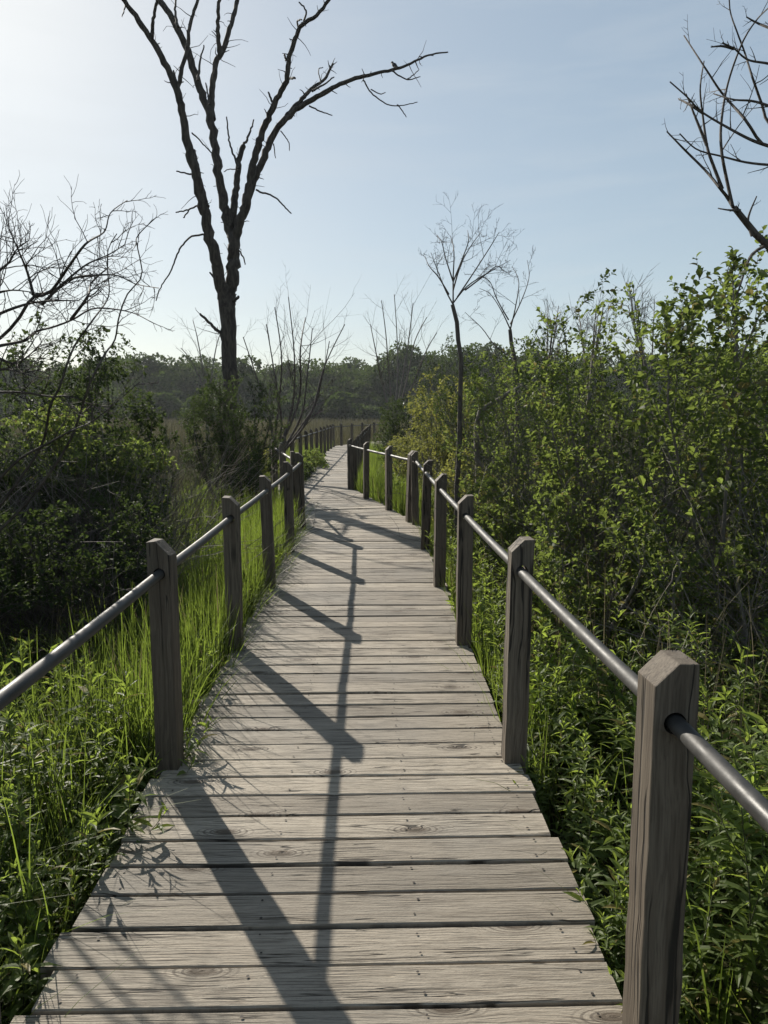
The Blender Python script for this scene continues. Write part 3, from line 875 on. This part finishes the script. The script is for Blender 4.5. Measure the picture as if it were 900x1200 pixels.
# bare tree reaching in at the upper right, close to the walk
def q7(pts): return [(700 + x / 3, y / 3) for x, y in pts]
RT = [dict(n=(3, 5), len=0.22, ang=(25, 60), t0=0.2, seg=4, wob=0.08, up=0.03, rr=0.55, rmin=.0022), dict(n=(1, 3), len=0.45, ang=(25, 60), t0=0.2, seg=3, wob=0.1, up=0.02, rr=0.6, rmin=.0016)]
bare_tree('bare_tree', 'leafless tree whose long thin branches reach in over the tallest right shrub', 5.2,
          [(1010, 640), (1000, 500), (980, 400), (950, 335), (905, 292), (880, 267), (860, 243)], (17, 6.5),
          [q7(x) for x in ([(478, 728), (455, 690), (430, 660), (380, 600), (310, 530), (245, 463)],
           [(475, 722), (455, 630), (437, 530), (436, 430), (460, 290), (510, 150), (560, 70), (610, 20)],
           [(440, 665), (400, 560), (385, 510), (370, 400), (362, 310), (375, 215)], [(385, 510), (340, 400), (312, 330)],
           [(760, 560), (610, 515), (570, 495), (520, 420), (440, 330), (380, 240), (305, 125)],
           [(610, 515), (550, 495), (480, 460), (370, 395), (315, 340), (255, 287)], [(370, 395), (330, 370), (285, 347)],
           [(765, 590), (610, 580), (520, 570), (440, 550), (350, 525), (290, 470)],
           [(760, 560), (610, 440), (580, 370), (545, 270), (520, 190), (490, 110), (467, 40), (463, -30)],
           [(740, 260), (610, 225), (530, 210), (480, 170), (440, 150)], [(480, 170), (440, 162), (400, 165)],
           [(500, 740), (460, 738), (425, 732)], [(700, 420), (610, 375), (545, 355), (480, 350), (410, 330)],
           [(545, 830), (530, 770), (560, 690)], [(720, 150), (610, 100), (560, 80), (525, 60)], [(600, 860), (540, 900), (500, 1010), (470, 1100)])],
          'twig', 41, RT, 0.62, 'tree', None, .25, .35, [([(980, 400), (966, 310), (953, 187), (947, 87), (938, 20), (930, -60)], 11, 4), ([(960, 230), (945, 165), (933, 140)], 5, 4), ([(946, 80), (942, 60), (940, 50)], 5, 4)])

# tangled bare branches on the left
def q2(pts): return [(x / 4.09, 230 + y / 4.09) for x, y in pts]
LT = [dict(n=(10, 14), len=0.29, abs=True, ang=(25, 70), t0=0.12, seg=5, wob=0.16, up=0.01, rr=0.5, rmin=.0028), dict(n=(4, 6), len=0.5, ang=(25, 65), t0=0.15, seg=4, wob=0.2, up=0.04, rr=0.6, rmin=.0014)]
bare_tree('bare_tree', 'leaning leafless tree with tangled black branches sweeping in above the left shrubs', 3.8,
          [(-150, 640), (-120, 560), (-80, 480), (-40, 430), (-10, 405)], (20, 11),
          [q2(x) for x in ([(-60, 720), (0, 680), (80, 600), (160, 480), (250, 460), (330, 400), (440, 380), (560, 380), (650, 420), (760, 440)],
           [(-60, 730), (30, 710), (120, 690), (170, 650), (260, 625), (350, 590), (440, 540), (540, 540), (640, 560), (720, 600)],
           [(160, 480), (240, 460), (320, 350), (410, 230), (500, 170), (530, 80), (610, 20)],
           [(-40, 760), (60, 800), (130, 770), (200, 700)], [(-60, 1560), (90, 1360), (205, 1180), (240, 1000), (280, 930), (350, 730), (440, 600), (520, 480), (515, 350), (520, 250), (560, 180)],
           [(-40, 1640), (150, 1440), (330, 1180), (430, 900), (500, 760), (550, 690), (570, 580), (610, 470), (680, 380), (660, 250), (660, 190), (750, 100)],
           [(-40, 380), (40, 320), (80, 255), (140, 210)], [(160, 470), (130, 360), (80, 240), (35, 140)],
           [(-60, 830), (40, 830), (120, 845), (190, 830)], [(-80, 940), (100, 940), (240, 960), (340, 960), (480, 1020)], [(-60, 590), (40, 545), (160, 510), (280, 500), (380, 500)],
           [(200, 520), (290, 430), (410, 330), (520, 280), (600, 230)], [(-60, 1420), (80, 1270), (220, 1190), (330, 1130), (440, 1080), (520, 1020), (600, 950), (670, 890)], [(-40, 470), (60, 450), (180, 465)],
           [(340, 590), (420, 480), (440, 410), (520, 340)])],
          'bark', 42, LT, 0.36, 'tree', None, .3, .25, [([(-18, 412), (-10, 395), (-13, 374), (-11, 345), (-10, 323), (-14, 300)], 9, 4), ([(-150, 640), (-80, 640), (-25, 640), (-12, 630), (-13, 605), (-15, 577), (-22, 550)], 9, 4), ([(-40, 435), (-28, 448), (-20, 460)], 7, 5)])

# ------------------------------------------------------------------ leafy shrubs
def shrub(name, label, x, y, h, wx, wy, leaf='leaf', n_stem=8, seed=0, leaf_len=0.065, leaf_w=0.030, step=0.030, wood='twig', cat='shrub', dens=1.0, spread=0.55, lowleaf=-0.2, group=None, zb=GROUND, dead=0):
    p = Plant(seed); r = p.rng
    specs = [dict(n=int(13 * dens), len=0.36, ang=(28, 68), t0=0.18, seg=5, wob=0.16, up=0.09, rr=0.5, rmin=.003),
             dict(n=int(6 * dens + 0.5), len=0.45, ang=(25, 65), t0=0.15, seg=4, wob=0.2, up=0.08, rr=0.55, rmin=.0018)]
    for k in range(n_stem):
        a = (k + r.uniform(0, .8)) / n_stem * 2 * math.pi
        tilt = spread * r.uniform(0.15, 1.0)
        d = np.array((math.cos(a) * tilt, math.sin(a) * tilt, 1.0))
        L = r.uniform(0.6, 1.05) * (1.1 - 0.25 * tilt)
        st = walk(r, (math.cos(a) * .06, math.sin(a) * .06, 0), d, L, 7, 0.09, 0.05)
        p.add(st, 0.018, 0.005, 0)
        p.ramify(len(p.lines) - 1, specs, 1)
    p.fit(h, wx * 1.15, wy * 1.15); p.dome(h, wx * 1.12, wy * 1.12)
    root = thing(name, label, cat, (x, y, zb), 0, group)
    leaf_len *= 0.88; leaf_w *= 1.08; step *= .64; fine = y < 9
    if x > 0: wood = 'twig_grey'
    g1 = Geo(); p.wood(g1, 0, None, (0,), 6)
    link('stem', g1.mesh('stem', [M[wood]], False), root)
    pos, d = p.leaf_points((1, 2), step, 0.2, lowleaf)
    tp, td = p.leaf_points((0,), step * .8, 0.6); pos = np.concatenate((pos, tp)); d = np.concatenate((d, td))
    n = len(pos)
    L = leaf_len * r.uniform(0.62, 1.0, n) * r.choice((.65, 1.0, 1.3), n)
    g2 = Geo(); leaf_geo(g2, r, pos, d, L, L * (leaf_w / leaf_len) * r.uniform(0.8, 1.2, n), tilt=0.7, fine=fine)
    link('foliage', g2.mesh('foliage', [M[leaf]], False), root)
    return root

SHR = [
 # right bank, near to far
 ('leafy shrub with upright shoots, tallest at the right edge', 2.75, 5.3, 3.3, 1.9, 1.8, 'leaf', 9, 51, .075, .036, .034, 1.0),
 ('large green shrub at the right, second from the edge', 2.35, 7.0, 3.2, 2.1, 2.0, 'leaf', 10, 52, .065, .030, .030, 1.0),
 ('rounded green shrub in the middle of the right bank', 1.95, 8.9, 3.0, 2.0, 2.0, 'leaf', 10, 53, .056, .022, .026, 1.0),
 ('wide green shrub behind the two bare saplings', 2.05, 11.6, 2.95, 2.4, 2.2, 'leaf_dark_shade', 10, 54, .062, .026, .028, 1.0),
 ('yellow green shrub glowing beside the slender bare sapling', 1.05, 13.0, 2.75, 1.5, 2.0, 'leaf_yellow', 10, 55, .06, .032, .030, 1.0),
 ('low glossy shrub right of the doubled railing posts', 1.45, 7.2, 1.75, 1.2, 2.0, 'leaf', 9, 56, .055, .032, .028, 1.0),
 ('low glossy shrub behind the third right post', 1.5, 5.3, 1.55, 1.2, 1.5, 'leaf', 9, 57, .055, .030, .028, 1.0),
 ('yellowish low shrub close behind the far right posts', 1.25, 9.8, 1.6, 1.1, 1.7, 'leaf_yellow', 9, 58, .055, .030, .028, 1.0),
 ('shaded dark shrub low at the right edge', 3.4, 4.3, 1.9, 1.6, 1.6, 'leaf', 8, 59, .06, .026, .03, 1.0),
 ('shaded dark shrub under the tall right shrubs', 2.2, 4.6, 1.25, 1.2, 1.2, 'leaf', 7, 60, .055, .022, .03, 1.0),
 ('green shrub filling the right edge behind the tallest one', 4.6, 7.6, 3.1, 2.4, 2.2, 'leaf', 10, 61, .07, .032, .034, 1.0),
 ('green shrub deep behind the middle right shrubs', 3.9, 10.5, 3.2, 2.6, 2.4, 'leaf_dark_shade', 10, 62, .07, .034, .036, 1.0),
 ('round dark green shrub beyond the right railing bend', 0.55, 20.0, 2.45, 1.5, 1.5, 'leaf_dark_shade', 10, 63, .065, .034, .032, 1.1),
 ('pale green shrub between the bend and the yellow shrub', 0.75, 16.5, 1.8, 1.4, 2.2, 'leaf_yellow', 9, 64, .06, .030, .030, 1.0),
 ('tall dark shrub far behind the right railing bend', 2.1, 24.0, 4.3, 2.6, 2.6, 'leaf_dark_shade', 10, 65, .085, .042, .045, 1.0),
 ('tall shrub far behind the slender bare sapling', 3.9, 19.0, 3.6, 3.0, 2.6, 'leaf_dark_shade', 10, 66, .085, .042, .045, 1.0),
 # left bank; the unlit shrub bodies have shade put into their darker leaf colour
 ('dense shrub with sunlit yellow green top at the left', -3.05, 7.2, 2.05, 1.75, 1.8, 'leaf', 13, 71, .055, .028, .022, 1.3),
 ('dark shrub cut by the left edge under the tangled branches', -4.0, 6.9, 2.05, 2.0, 1.9, 'leaf_dark_shade', 13, 72, .055, .028, .024, 1.25),
 ('taller dark shrub behind the sunlit left shrub', -3.75, 9.0, 3.05, 1.9, 1.7, 'leaf_dark_shade', 13, 73, .07, .034, .030, 1.15),
 ('dark green shrub round the foot of the tall dead tree', -2.85, 13.6, 2.75, 1.9, 1.7, 'leaf_dark_shade', 13, 74, .06, .032, .028, 1.15),
 ('low green shrub right of the dead tree foot', -2.35, 12.6, 1.45, 0.7, 1.2, 'leaf_dark_shade', 9, 75, .055, .028, .030, 1.0),
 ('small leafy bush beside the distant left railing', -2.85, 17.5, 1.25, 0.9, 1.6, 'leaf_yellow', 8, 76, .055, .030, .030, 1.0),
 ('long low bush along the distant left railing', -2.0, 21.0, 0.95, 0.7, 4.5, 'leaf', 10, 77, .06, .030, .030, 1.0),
 ('low leafy bush at the far left deck edge', -1.95, 17.2, 0.85, 0.5, 2.6, 'leaf_dark_shade', 9, 78, .055, .028, .030, 1.0),
 ('dark shrub far behind the sunlit left shrub', -5.6, 13.0, 2.6, 2.6, 2.2, 'leaf_dark_shade', 9, 79, .075, .036, .038, 1.0),
 ('twiggy shrub body with shade put into its dark leaves, below the sunlit left shrub top', -2.95, 6.9, 1.75, 1.6, 1.6, 'leaf_dark_shade', 13, 80, .05, .025, .024, 1.25),  # body of the sunlit-topped shrub, its shade painted by darker leaves
 ('shaded low shrub behind the near left grass', -2.45, 5.5, 1.45, 1.3, 1.4, 'leaf_dark_shade', 12, 81, .05, .022, .024, 1.15),
 ('shaded low shrub at the left edge above the pipe rail', -3.0, 4.7, 1.55, 1.5, 1.4, 'leaf_dark_shade', 12, 82, .05, .022, .024, 1.15),
]
for (lab, x, y, h, wx, wy, lf, ns, sd, ll, lw, st, dn) in SHR:
    shrub('shrub', lab, x, y, h, wx, wy, lf, ns, sd, ll, lw, st, dens=dn, lowleaf={71: 1.45, 72: .9, 81: .7, 82: .7}.get(sd, -.2))

# ------------------------------------------------------------------ dead cane thickets
def thicket(label, x, y, h, w, n, seed, mat='cane', arch=0.5, zb=GROUND):
    p = Plant(seed); r = p.rng
    for k in range(n):
        a = r.uniform(0, 2 * math.pi); q = r.uniform(0, 1) ** .5 * w * .35
        b = r.uniform(0, 2 * math.pi)
        pts = walk(r, (math.cos(a) * q, math.sin(a) * q, 0), (math.cos(b) * r.uniform(.1, .9), math.sin(b) * r.uniform(.1, .9), 1.1), h * r.uniform(.6, 1.25), 8, .10, -0.085 * arch * 2)
        p.add(pts, r.uniform(.003, .006), .0015, 0)
        p.ramify(len(p.lines) - 1, [dict(n=(3, 5), len=0.3, ang=(25, 70), t0=0.2, seg=4, wob=0.2, up=-.02, rr=.6, rmin=.0014)], 1)
    gg = Geo(); p.wood(gg, 0, None, (), 4)
    o = link('dead_thicket', gg.mesh('dead_thicket', [M[mat]], False), None, (x, y, zb))
    return tag(o, label, 'thicket')
thicket('brown dead canes heaped between the left shrub and the dead tree', -2.9, 10.2, 1.7, 1.6, 120, 91)
thicket('pale dry canes standing between the left shrub and the marsh', -4.0, 13.0, 1.9, 2.2, 150, 98, 'cane')
thicket('bare grey twigs rising through the large green shrub at right', 2.3, 6.5, 2.35, 1.8, 120, 101, 'twig_grey', .15)
thicket('bare grey twigs rising through the rounded middle shrub', 2.0, 8.3, 2.35, 1.7, 110, 102, 'twig_grey', .15)
thicket('bare dark twigs leaning out of the low glossy shrubs', 1.75, 6.1, 1.9, 1.3, 80, 103, 'twig', .3)
thicket('dry arching canes in front of the sunlit left shrub', -2.75, 5.9, 1.9, 1.9, 190, 92, 'twig')
thicket('grey dead canes hanging over the left edge', -3.7, 5.5, 1.8, 2.0, 190, 93, 'twig_grey')
thicket('grey dead twigs tangled under the tallest right shrub', 2.6, 4.3, 1.7, 1.7, 170, 94, 'twig_grey')
thicket('pale dead twigs tangled inside the sunlit left shrub', -2.5, 6.6, 1.9, 1.8, 150, 97, 'twig_grey')
thicket('grey dead twigs tangled at the far right edge', 3.9, 5.6, 2.2, 2.0, 140, 95, 'twig_grey')
thicket('dry brown canes in the dark gap of the right bank', 1.9, 5.9, 1.3, 1.2, 70, 96, 'cane')

# ------------------------------------------------------------------ leafy weeds (single plants)
def weed_proto(seed, h=0.8, leaf=0.085, w=0.017, n=58, mat='leaf_weed', branch=0):
    r = np.random.default_rng(seed)
    st = walk(r, (0, 0, 0), (r.normal(0, .12), r.normal(0, .12), 1), h, 8, .05, .03)
    g1 = Geo(); tube(g1, st, np.linspace(.0042, .0016, 9), 5)
    lines = [st]
    for k in range(branch):
        t = r.uniform(.35, .8); p, tg = sample(st, t)
        b = walk(r, p, perp_dir(r, tg, math.radians(r.uniform(25, 50))), h * r.uniform(.2, .4), 4, .06, .12)
        tube(g1, b, np.linspace(.0024, .0012, 5), 4); lines.append(b)
    pos, d, L = [], [], []
    ga = r.uniform(0, 6)
    for li, ln in enumerate(lines):
        m = n if li == 0 else max(8, n // 4)
        for k in range(m):
            t = (0.12 if li == 0 else 0.1) + 0.88 * (k / (m - 1)) ** 0.9
            p, tg = sample(ln, min(t, .999)); ga += 2.4
            el = 0.15 + 0.95 * t ** 3 + r.normal(0, .15)
            pos.append(p); d.append((math.cos(ga) * math.cos(el), math.sin(ga) * math.cos(el), math.sin(el)))
            L.append(leaf * (0.55 + 0.75 * math.sin(math.pi * min(t * .85 + .12, 1))) * r.uniform(.8, 1.2))
    L = np.array(L)
    g2 = Geo(); leaf_geo(g2, r, pos, np.array(d), L, L * w / leaf, droop=.28, fold=.16, tilt=.25, fine=True)
    return g1.mesh('stem', [M['stem']], True), g2.mesh('foliage', [M[mat]], False)
PROTO = [weed_proto(200 + k, h, lf, w, n, mt, br) for k, (h, lf, w, n, mt, br) in enumerate((
    (.85, .100, .020, 52, 'leaf_weed', 0), (.95, .095, .018, 56, 'leaf_weed', 3), (.70, .100, .023, 44, 'leaf_weed', 2), (.60, .095, .027, 36, 'leaf_weed', 3),
    (.90, .110, .024, 50, 'leaf_weed', 4)))]
BROAD = [weed_proto(220 + k, h, lf, w, n, 'leaf_broad', br) for k, (h, lf, w, n, br) in enumerate(((.75, .075, .042, 26, 2), (.55, .085, .050, 18, 1)))]
def weed(pair, loc, rz, sc_, lean, label, group, name='weed'):
    o = thing(name, label, 'weed', tuple(loc), rz, group)
    o.rotation_euler = (lean[0], lean[1], rz); o.scale = (sc_,) * 3
    link('stem', pair[0], o); link('foliage', pair[1], o)
    return o
rng = np.random.default_rng(300)
def scatter(n, y0, y1, fx, mind, rng, power=1.0):
    pts = []
    tries = 0
    while len(pts) < n and tries < n * 60:
        tries += 1
        y = y0 + (y1 - y0) * rng.uniform() ** power
        x = fx(y, rng)
        if all((x - a) ** 2 + (y - b) ** 2 > mind * mind for a, b in pts): pts.append((x, y))
    return pts
# right: dense belt beside the near railing
for (x, y) in scatter(185, 0.9, 4.3, lambda y, r: xr(y) + 0.06 + 1.6 * r.uniform() ** 1.3, .065, rng):
    off = x - xr(y)
    s_ = rng.uniform(.70, 1.0) * (0.62 + 0.42 * min(off / .5, 1))
    weed(PROTO[rng.integers(0, 5)], (x, y, GROUND + rng.uniform(-.05, .02)), rng.uniform(0, 6.28), s_, (rng.normal(0, .10), rng.normal(0, .10)),
         'knee high weed with narrow green leaves beside the near right railing', 'narrow leaved weeds beside the near right railing')
for (x, y) in scatter(10, 3.3, 5.2, lambda y, r: xr(y) + 0.10 + .55 * r.uniform(), .12, rng):
    weed(BROAD[rng.integers(0, 2)], (x, y, GROUND), rng.uniform(0, 6.28), rng.uniform(.8, 1.15), (rng.normal(0, .1), rng.normal(0, .1)),
         'broad leaved bright green weed behind the second right post', 'broad leaved weeds behind the second right post', 'broad_weed')
for (x, y) in scatter(14, 1.2, 2.6, lambda y, r: xl(y) - 0.08 - .5 * r.uniform(), .12, rng):
    weed(BROAD[rng.integers(0, 2)], (x, y, GROUND), rng.uniform(0, 6.28), rng.uniform(.7, 1.0), (rng.normal(0, .15), rng.normal(0, .15)),
         'broad leaved weed low at the near left deck edge', 'broad leaved weeds at the near left deck edge', 'broad_weed')
# left: belt beside the near left railing
for (x, y) in scatter(102, 1.0, 3.3, lambda y, r: xl(y) - 0.05 - .95 * r.uniform() ** 1.5, .06, rng):
    off = xl(y) - x
    s_ = rng.uniform(.62, .92) * (0.80 + 0.24 * min(off / .4, 1))
    weed(PROTO[rng.integers(0, 5)], (x, y, GROUND + rng.uniform(-.05, .02)), rng.uniform(0, 6.28), s_, (rng.normal(0, .14), rng.normal(0, .14)),
         'knee high weed with narrow green leaves beside the near left deck edge', 'narrow leaved weeds beside the near left deck edge')

# weeds farther off: one cover
def cover(name, label, spots, mat_leaf, rng, h=(.4, .8), nl=22, leaf=.07, w=.02):
    gg = Geo()
    pos, d, L = [], [], []
    P0, P1, R0, R1 = [], [], [], []
    for (x, y) in spots:
        hh = rng.uniform(*h); lean = rng.normal(0, .12, 2)
        top = np.array((x + lean[0] * hh, y + lean[1] * hh, GROUND + hh)); b = np.array((x, y, GROUND))
        P0.append(b); P1.append(top); R0.append(.003); R1.append(.0012)
        t = rng.uniform(.15, 1, nl); a = rng.uniform(0, 6.28, nl); el = .1 + .8 * t ** 2
        pos.append(b + (top - b) * t[:, None]); d.append(np.stack((np.cos(a) * np.cos(el), np.sin(a) * np.cos(el), np.sin(el)), -1))
        L.append(leaf * rng.uniform(.6, 1.3, nl))
    prisms(gg, P0, P1, np.array(R0), np.array(R1), 1)
    L = np.concatenate(L)
    leaf_geo(gg, rng, np.concatenate(pos), np.concatenate(d), L, L * w / leaf, 0, tilt=.4)
    o = link(name, gg.mesh(name, [M[mat_leaf], M['stem']]))
    tag(o, label, 'undergrowth', None, 'stuff')
    return o
rng = np.random.default_rng(310)
cover('undergrowth', 'low leafy undergrowth filling the right bank between shrubs and railing',
      [(xr(y) + .15 + r2, y) for y, r2 in zip(rng.uniform(4.5, 13, 900), rng.uniform(0, 1, 900) ** 1.2 * 3.2)], 'leaf', rng, (.45, 1.0), 24, .065, .026)
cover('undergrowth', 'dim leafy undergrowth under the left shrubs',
      [(xl(y) - .9 - r2, y) for y, r2 in zip(rng.uniform(3.2, 14, 800), rng.uniform(0, 1, 800) * 3.5)], 'leaf_dark_shade', rng, (.35, .8), 22, .06, .018)

cover('undergrowth', 'narrow leaved low weeds beyond the nearest ones, right of the railing',
      [(xr(y) + .08 + r2, y) for y, r2 in zip(rng.uniform(3.6, 8, 520), rng.uniform(0, 1, 520) ** 1.3 * 2.4)], 'leaf_weed', rng, (.45, .9), 40, .085, .018)
cover('undergrowth', 'small leafy weeds along the foot of the left railing',
      [(xl(y) - .01 - r2, y) for y, r2 in zip(rng.uniform(3.2, 12, 240), rng.uniform(0, 1, 240) * .22)], 'leaf_weed', rng, (.40, .66), 26, .065, .022)
cover('undergrowth', 'leafy weeds in the near left corner behind the nearest ones',
      [(xl(y) - .5 - r2, y) for y, r2 in zip(rng.uniform(1.2, 4.2, 300), rng.uniform(0, 1, 300) * 1.5)], 'leaf_weed', rng, (.45, .85), 36, .08, .019)

# ------------------------------------------------------------------ grass
rng = np.random.default_rng(320)
def grass_patch(name, label, n, y0, y1, fx, h, w, lean, mat='grass', ypow=1.0, tuft=7, seed=0, seed_heads=False):
    r = np.random.default_rng(seed)
    nt = n // tuft
    y = y0 + (y1 - y0) * r.uniform(size=nt) ** ypow
    x = np.array([fx(v, r) for v in y])
    bx = np.repeat(x, tuft) + r.normal(0, .022, nt * tuft); by = np.repeat(y, tuft) + r.normal(0, .022, nt * tuft)
    th = np.repeat(r.uniform(h[0], h[1], nt), tuft) * r.uniform(.6, 1.1, nt * tuft)
    gg = Geo()
    blades(gg, r, np.stack((bx, by, np.full(len(bx), GROUND - .02)), -1), th, r.uniform(w[0], w[1], len(bx)), np.abs(r.normal(lean[0], lean[1], len(bx))), 0, 5)
    o = link(name, gg.mesh(name, [M[mat]], False))
    tag(o, label, 'grass', None, 'stuff')
    return o
grass_patch('tall_grass', 'tall sunlit grass along the left railing', 16000, 3.1, 11.0, lambda y, r: xl(y) - .03 - abs(r.normal(0, .34)), (.58, 1.02), (.007, .013), (.20, .20), ypow=.9, seed=1)
grass_patch('shaded_grass', 'thin grass between the weeds at the near left', 2800, 1.0, 3.6, lambda y, r: xl(y) - .10 - 1.1 * r.uniform(), (.55, 1.0), (.004, .008), (.35, .25), seed=2)
grass_patch('bend_grass', 'bright grass behind the short right railing at the bend', 14000, 10.6, 31, lambda y, r: xr(y) + .06 + abs(r.normal(0, .45)), (.65, 1.0), (.007, .013), (.14, .14), ypow=1.3, seed=3)
grass_patch('bank_grass', 'thin grass between the weeds of the right bank', 3500, 1.0, 10, lambda y, r: xr(y) + .12 + 2.2 * r.uniform(), (.45, .95), (.004, .008), (.35, .25), seed=4)
grass_patch('dry_straw', 'dry pale straw standing among the right bank weeds', 1500, 2.6, 8, lambda y, r: xr(y) + .5 + 1.9 * r.uniform(), (.6, 1.25), (.004, .007), (.25, .25), 'straw', seed=8, tuft=3)
grass_patch('left_straw', 'dry pale straw standing among the left weeds', 900, 1.4, 9, lambda y, r: xl(y) - .25 - 1.6 * r.uniform(), (.5, 1.05), (.003, .006), (.35, .3), 'straw', seed=9, tuft=3)
grass_patch('left_grass', 'green grass round the far left railing', 12000, 10.5, 33, lambda y, r: xl(y) - .04 - abs(r.normal(0, .8)), (.55, .95), (.008, .014), (.15, .15), seed=5, ypow=1.2)
grass_patch('deck_edge_grass', 'green grass along the right deck edge', 3800, 3.2, 10.5, lambda y, r: xr(y) + .03 + abs(r.normal(0, .12)), (.45, .78), (.005, .010), (.18, .15), seed=6)
grass_patch('shade_grass', 'dim grass under the left shrubs', 6000, 4.0, 13, lambda y, r: xl(y) - .6 - 3.2 * r.uniform(), (.5, 1.0), (.005, .009), (.35, .25), seed=7)

# ------------------------------------------------------------------ marsh reeds and far woods
r = np.random.default_rng(400)
gg = Geo()
n = 60000
y = 28 + (125 - 28) * r.uniform(size=n) ** 1.25
x = r.uniform(-1, 1, n) * (y * .62 + 6)
keep = ~((x > xl(np.minimum(y, 43)) - .3) & (x < xr(np.minimum(y, 43)) + .3) & (y < 43))
x, y = x[keep], y[keep]
hh = r.uniform(.9, 1.45, len(x)) * (0.9 + 0.15 * np.sin(x * .21) * np.sin(y * .17))
blades(gg, r, np.stack((x, y, np.full(len(x), GROUND)), -1), hh, np.maximum(.012, y * .0007) * r.uniform(.7, 1.4, len(x)), np.abs(r.normal(.15, .15, len(x))), 0, 2)
tag(link('marsh_reeds', gg.mesh('marsh_reeds', [M['reed']])), 'pale brown green reeds covering the open marsh before the woods', 'reeds', None, 'stuff')

def far_trees(gg, r, spots):
    for (x, y, h, w) in spots:
        # crown: leaf clumps over a few lobes
        lobes = r.integers(7, 11)
        c = np.stack((r.normal(0, w * .28, lobes), r.normal(0, w * .28, lobes), h * r.uniform(.35, .90, lobes)), -1)
        c[0] = (0, 0, h * .86)
        rad = w * r.uniform(.20, .34, lobes) * (1.15 - 0.5 * (c[:, 2] / h - .35))
        per = 200
        d = nrm(r.normal(size=(lobes, per, 3))); rr = r.uniform(.55, 1.05, (lobes, per, 1)) ** .6
        P = c[:, None] + d * rr * rad[:, None, None] * np.array((1, 1, .85))
        P = P.reshape(-1, 3) + np.array((x, y, GROUND))
        L = r.uniform(.35, .75, len(P))
        leaf_geo(gg, r, P, nrm(d.reshape(-1, 3) + r.normal(0, .6, (len(P), 3))), L, L * .75, 0, .2, .2, 1.0)
        prisms(gg, [(x, y, GROUND)], [(x + r.normal(0, .3), y, GROUND + h * .7)], np.array([.2]), np.array([.08]), 1)
gg = Geo()
spots = []
for k in range(400):
    row = r.uniform()
    x = r.uniform(-210, 210); y = 128 + row * 34
    h = r.uniform(7.0, 11.9) + row * 2.4 + (1.6 if x > -5 else 0.0) + 1.0 * math.sin(x * .11)
    spots.append((x, y, h, r.uniform(6, 9)))
for k in range(330):   # lower growth at the wood's foot
    spots.append((r.uniform(-210, 210), 124 - 14 * r.uniform() ** 2.5 + r.uniform(0, 4), r.uniform(1.8, 5.0), r.uniform(3.5, 6)))
far_trees(gg, r, spots)
tag(link('far_woods', gg.mesh('far_woods', [M['wood_leaf'], M['bark']])), 'dark green woods closing off the marsh along the horizon', 'woods', None, 'stuff')

# ------------------------------------------------------------------ the air over the marsh
t = NT('marsh_air')
pv = t.n('ShaderNodeVolumePrincipled')
pv.inputs['Color'].default_value = (0.86, 0.91, 0.97, 1)
pv.inputs['Density'].default_value = 0.00028
pv.inputs['Anisotropy'].default_value = 0.25
t.l(pv.outputs[0], t.out.inputs['Volume'])
bm = bmesh.new()
bmesh.ops.create_cube(bm, size=1.0)
hz = bpy.data.meshes.new('haze'); bm.to_mesh(hz); bm.free()
hz.materials.append(t.m)
haze = link('haze', hz, None, (0, 355, 7.0), (0, 0, 0), (1100, 1130, 19.5))
haze['kind'] = 'stuff'
haze['label'] = 'thin pale haze lying over the marsh'
haze['category'] = 'haze'
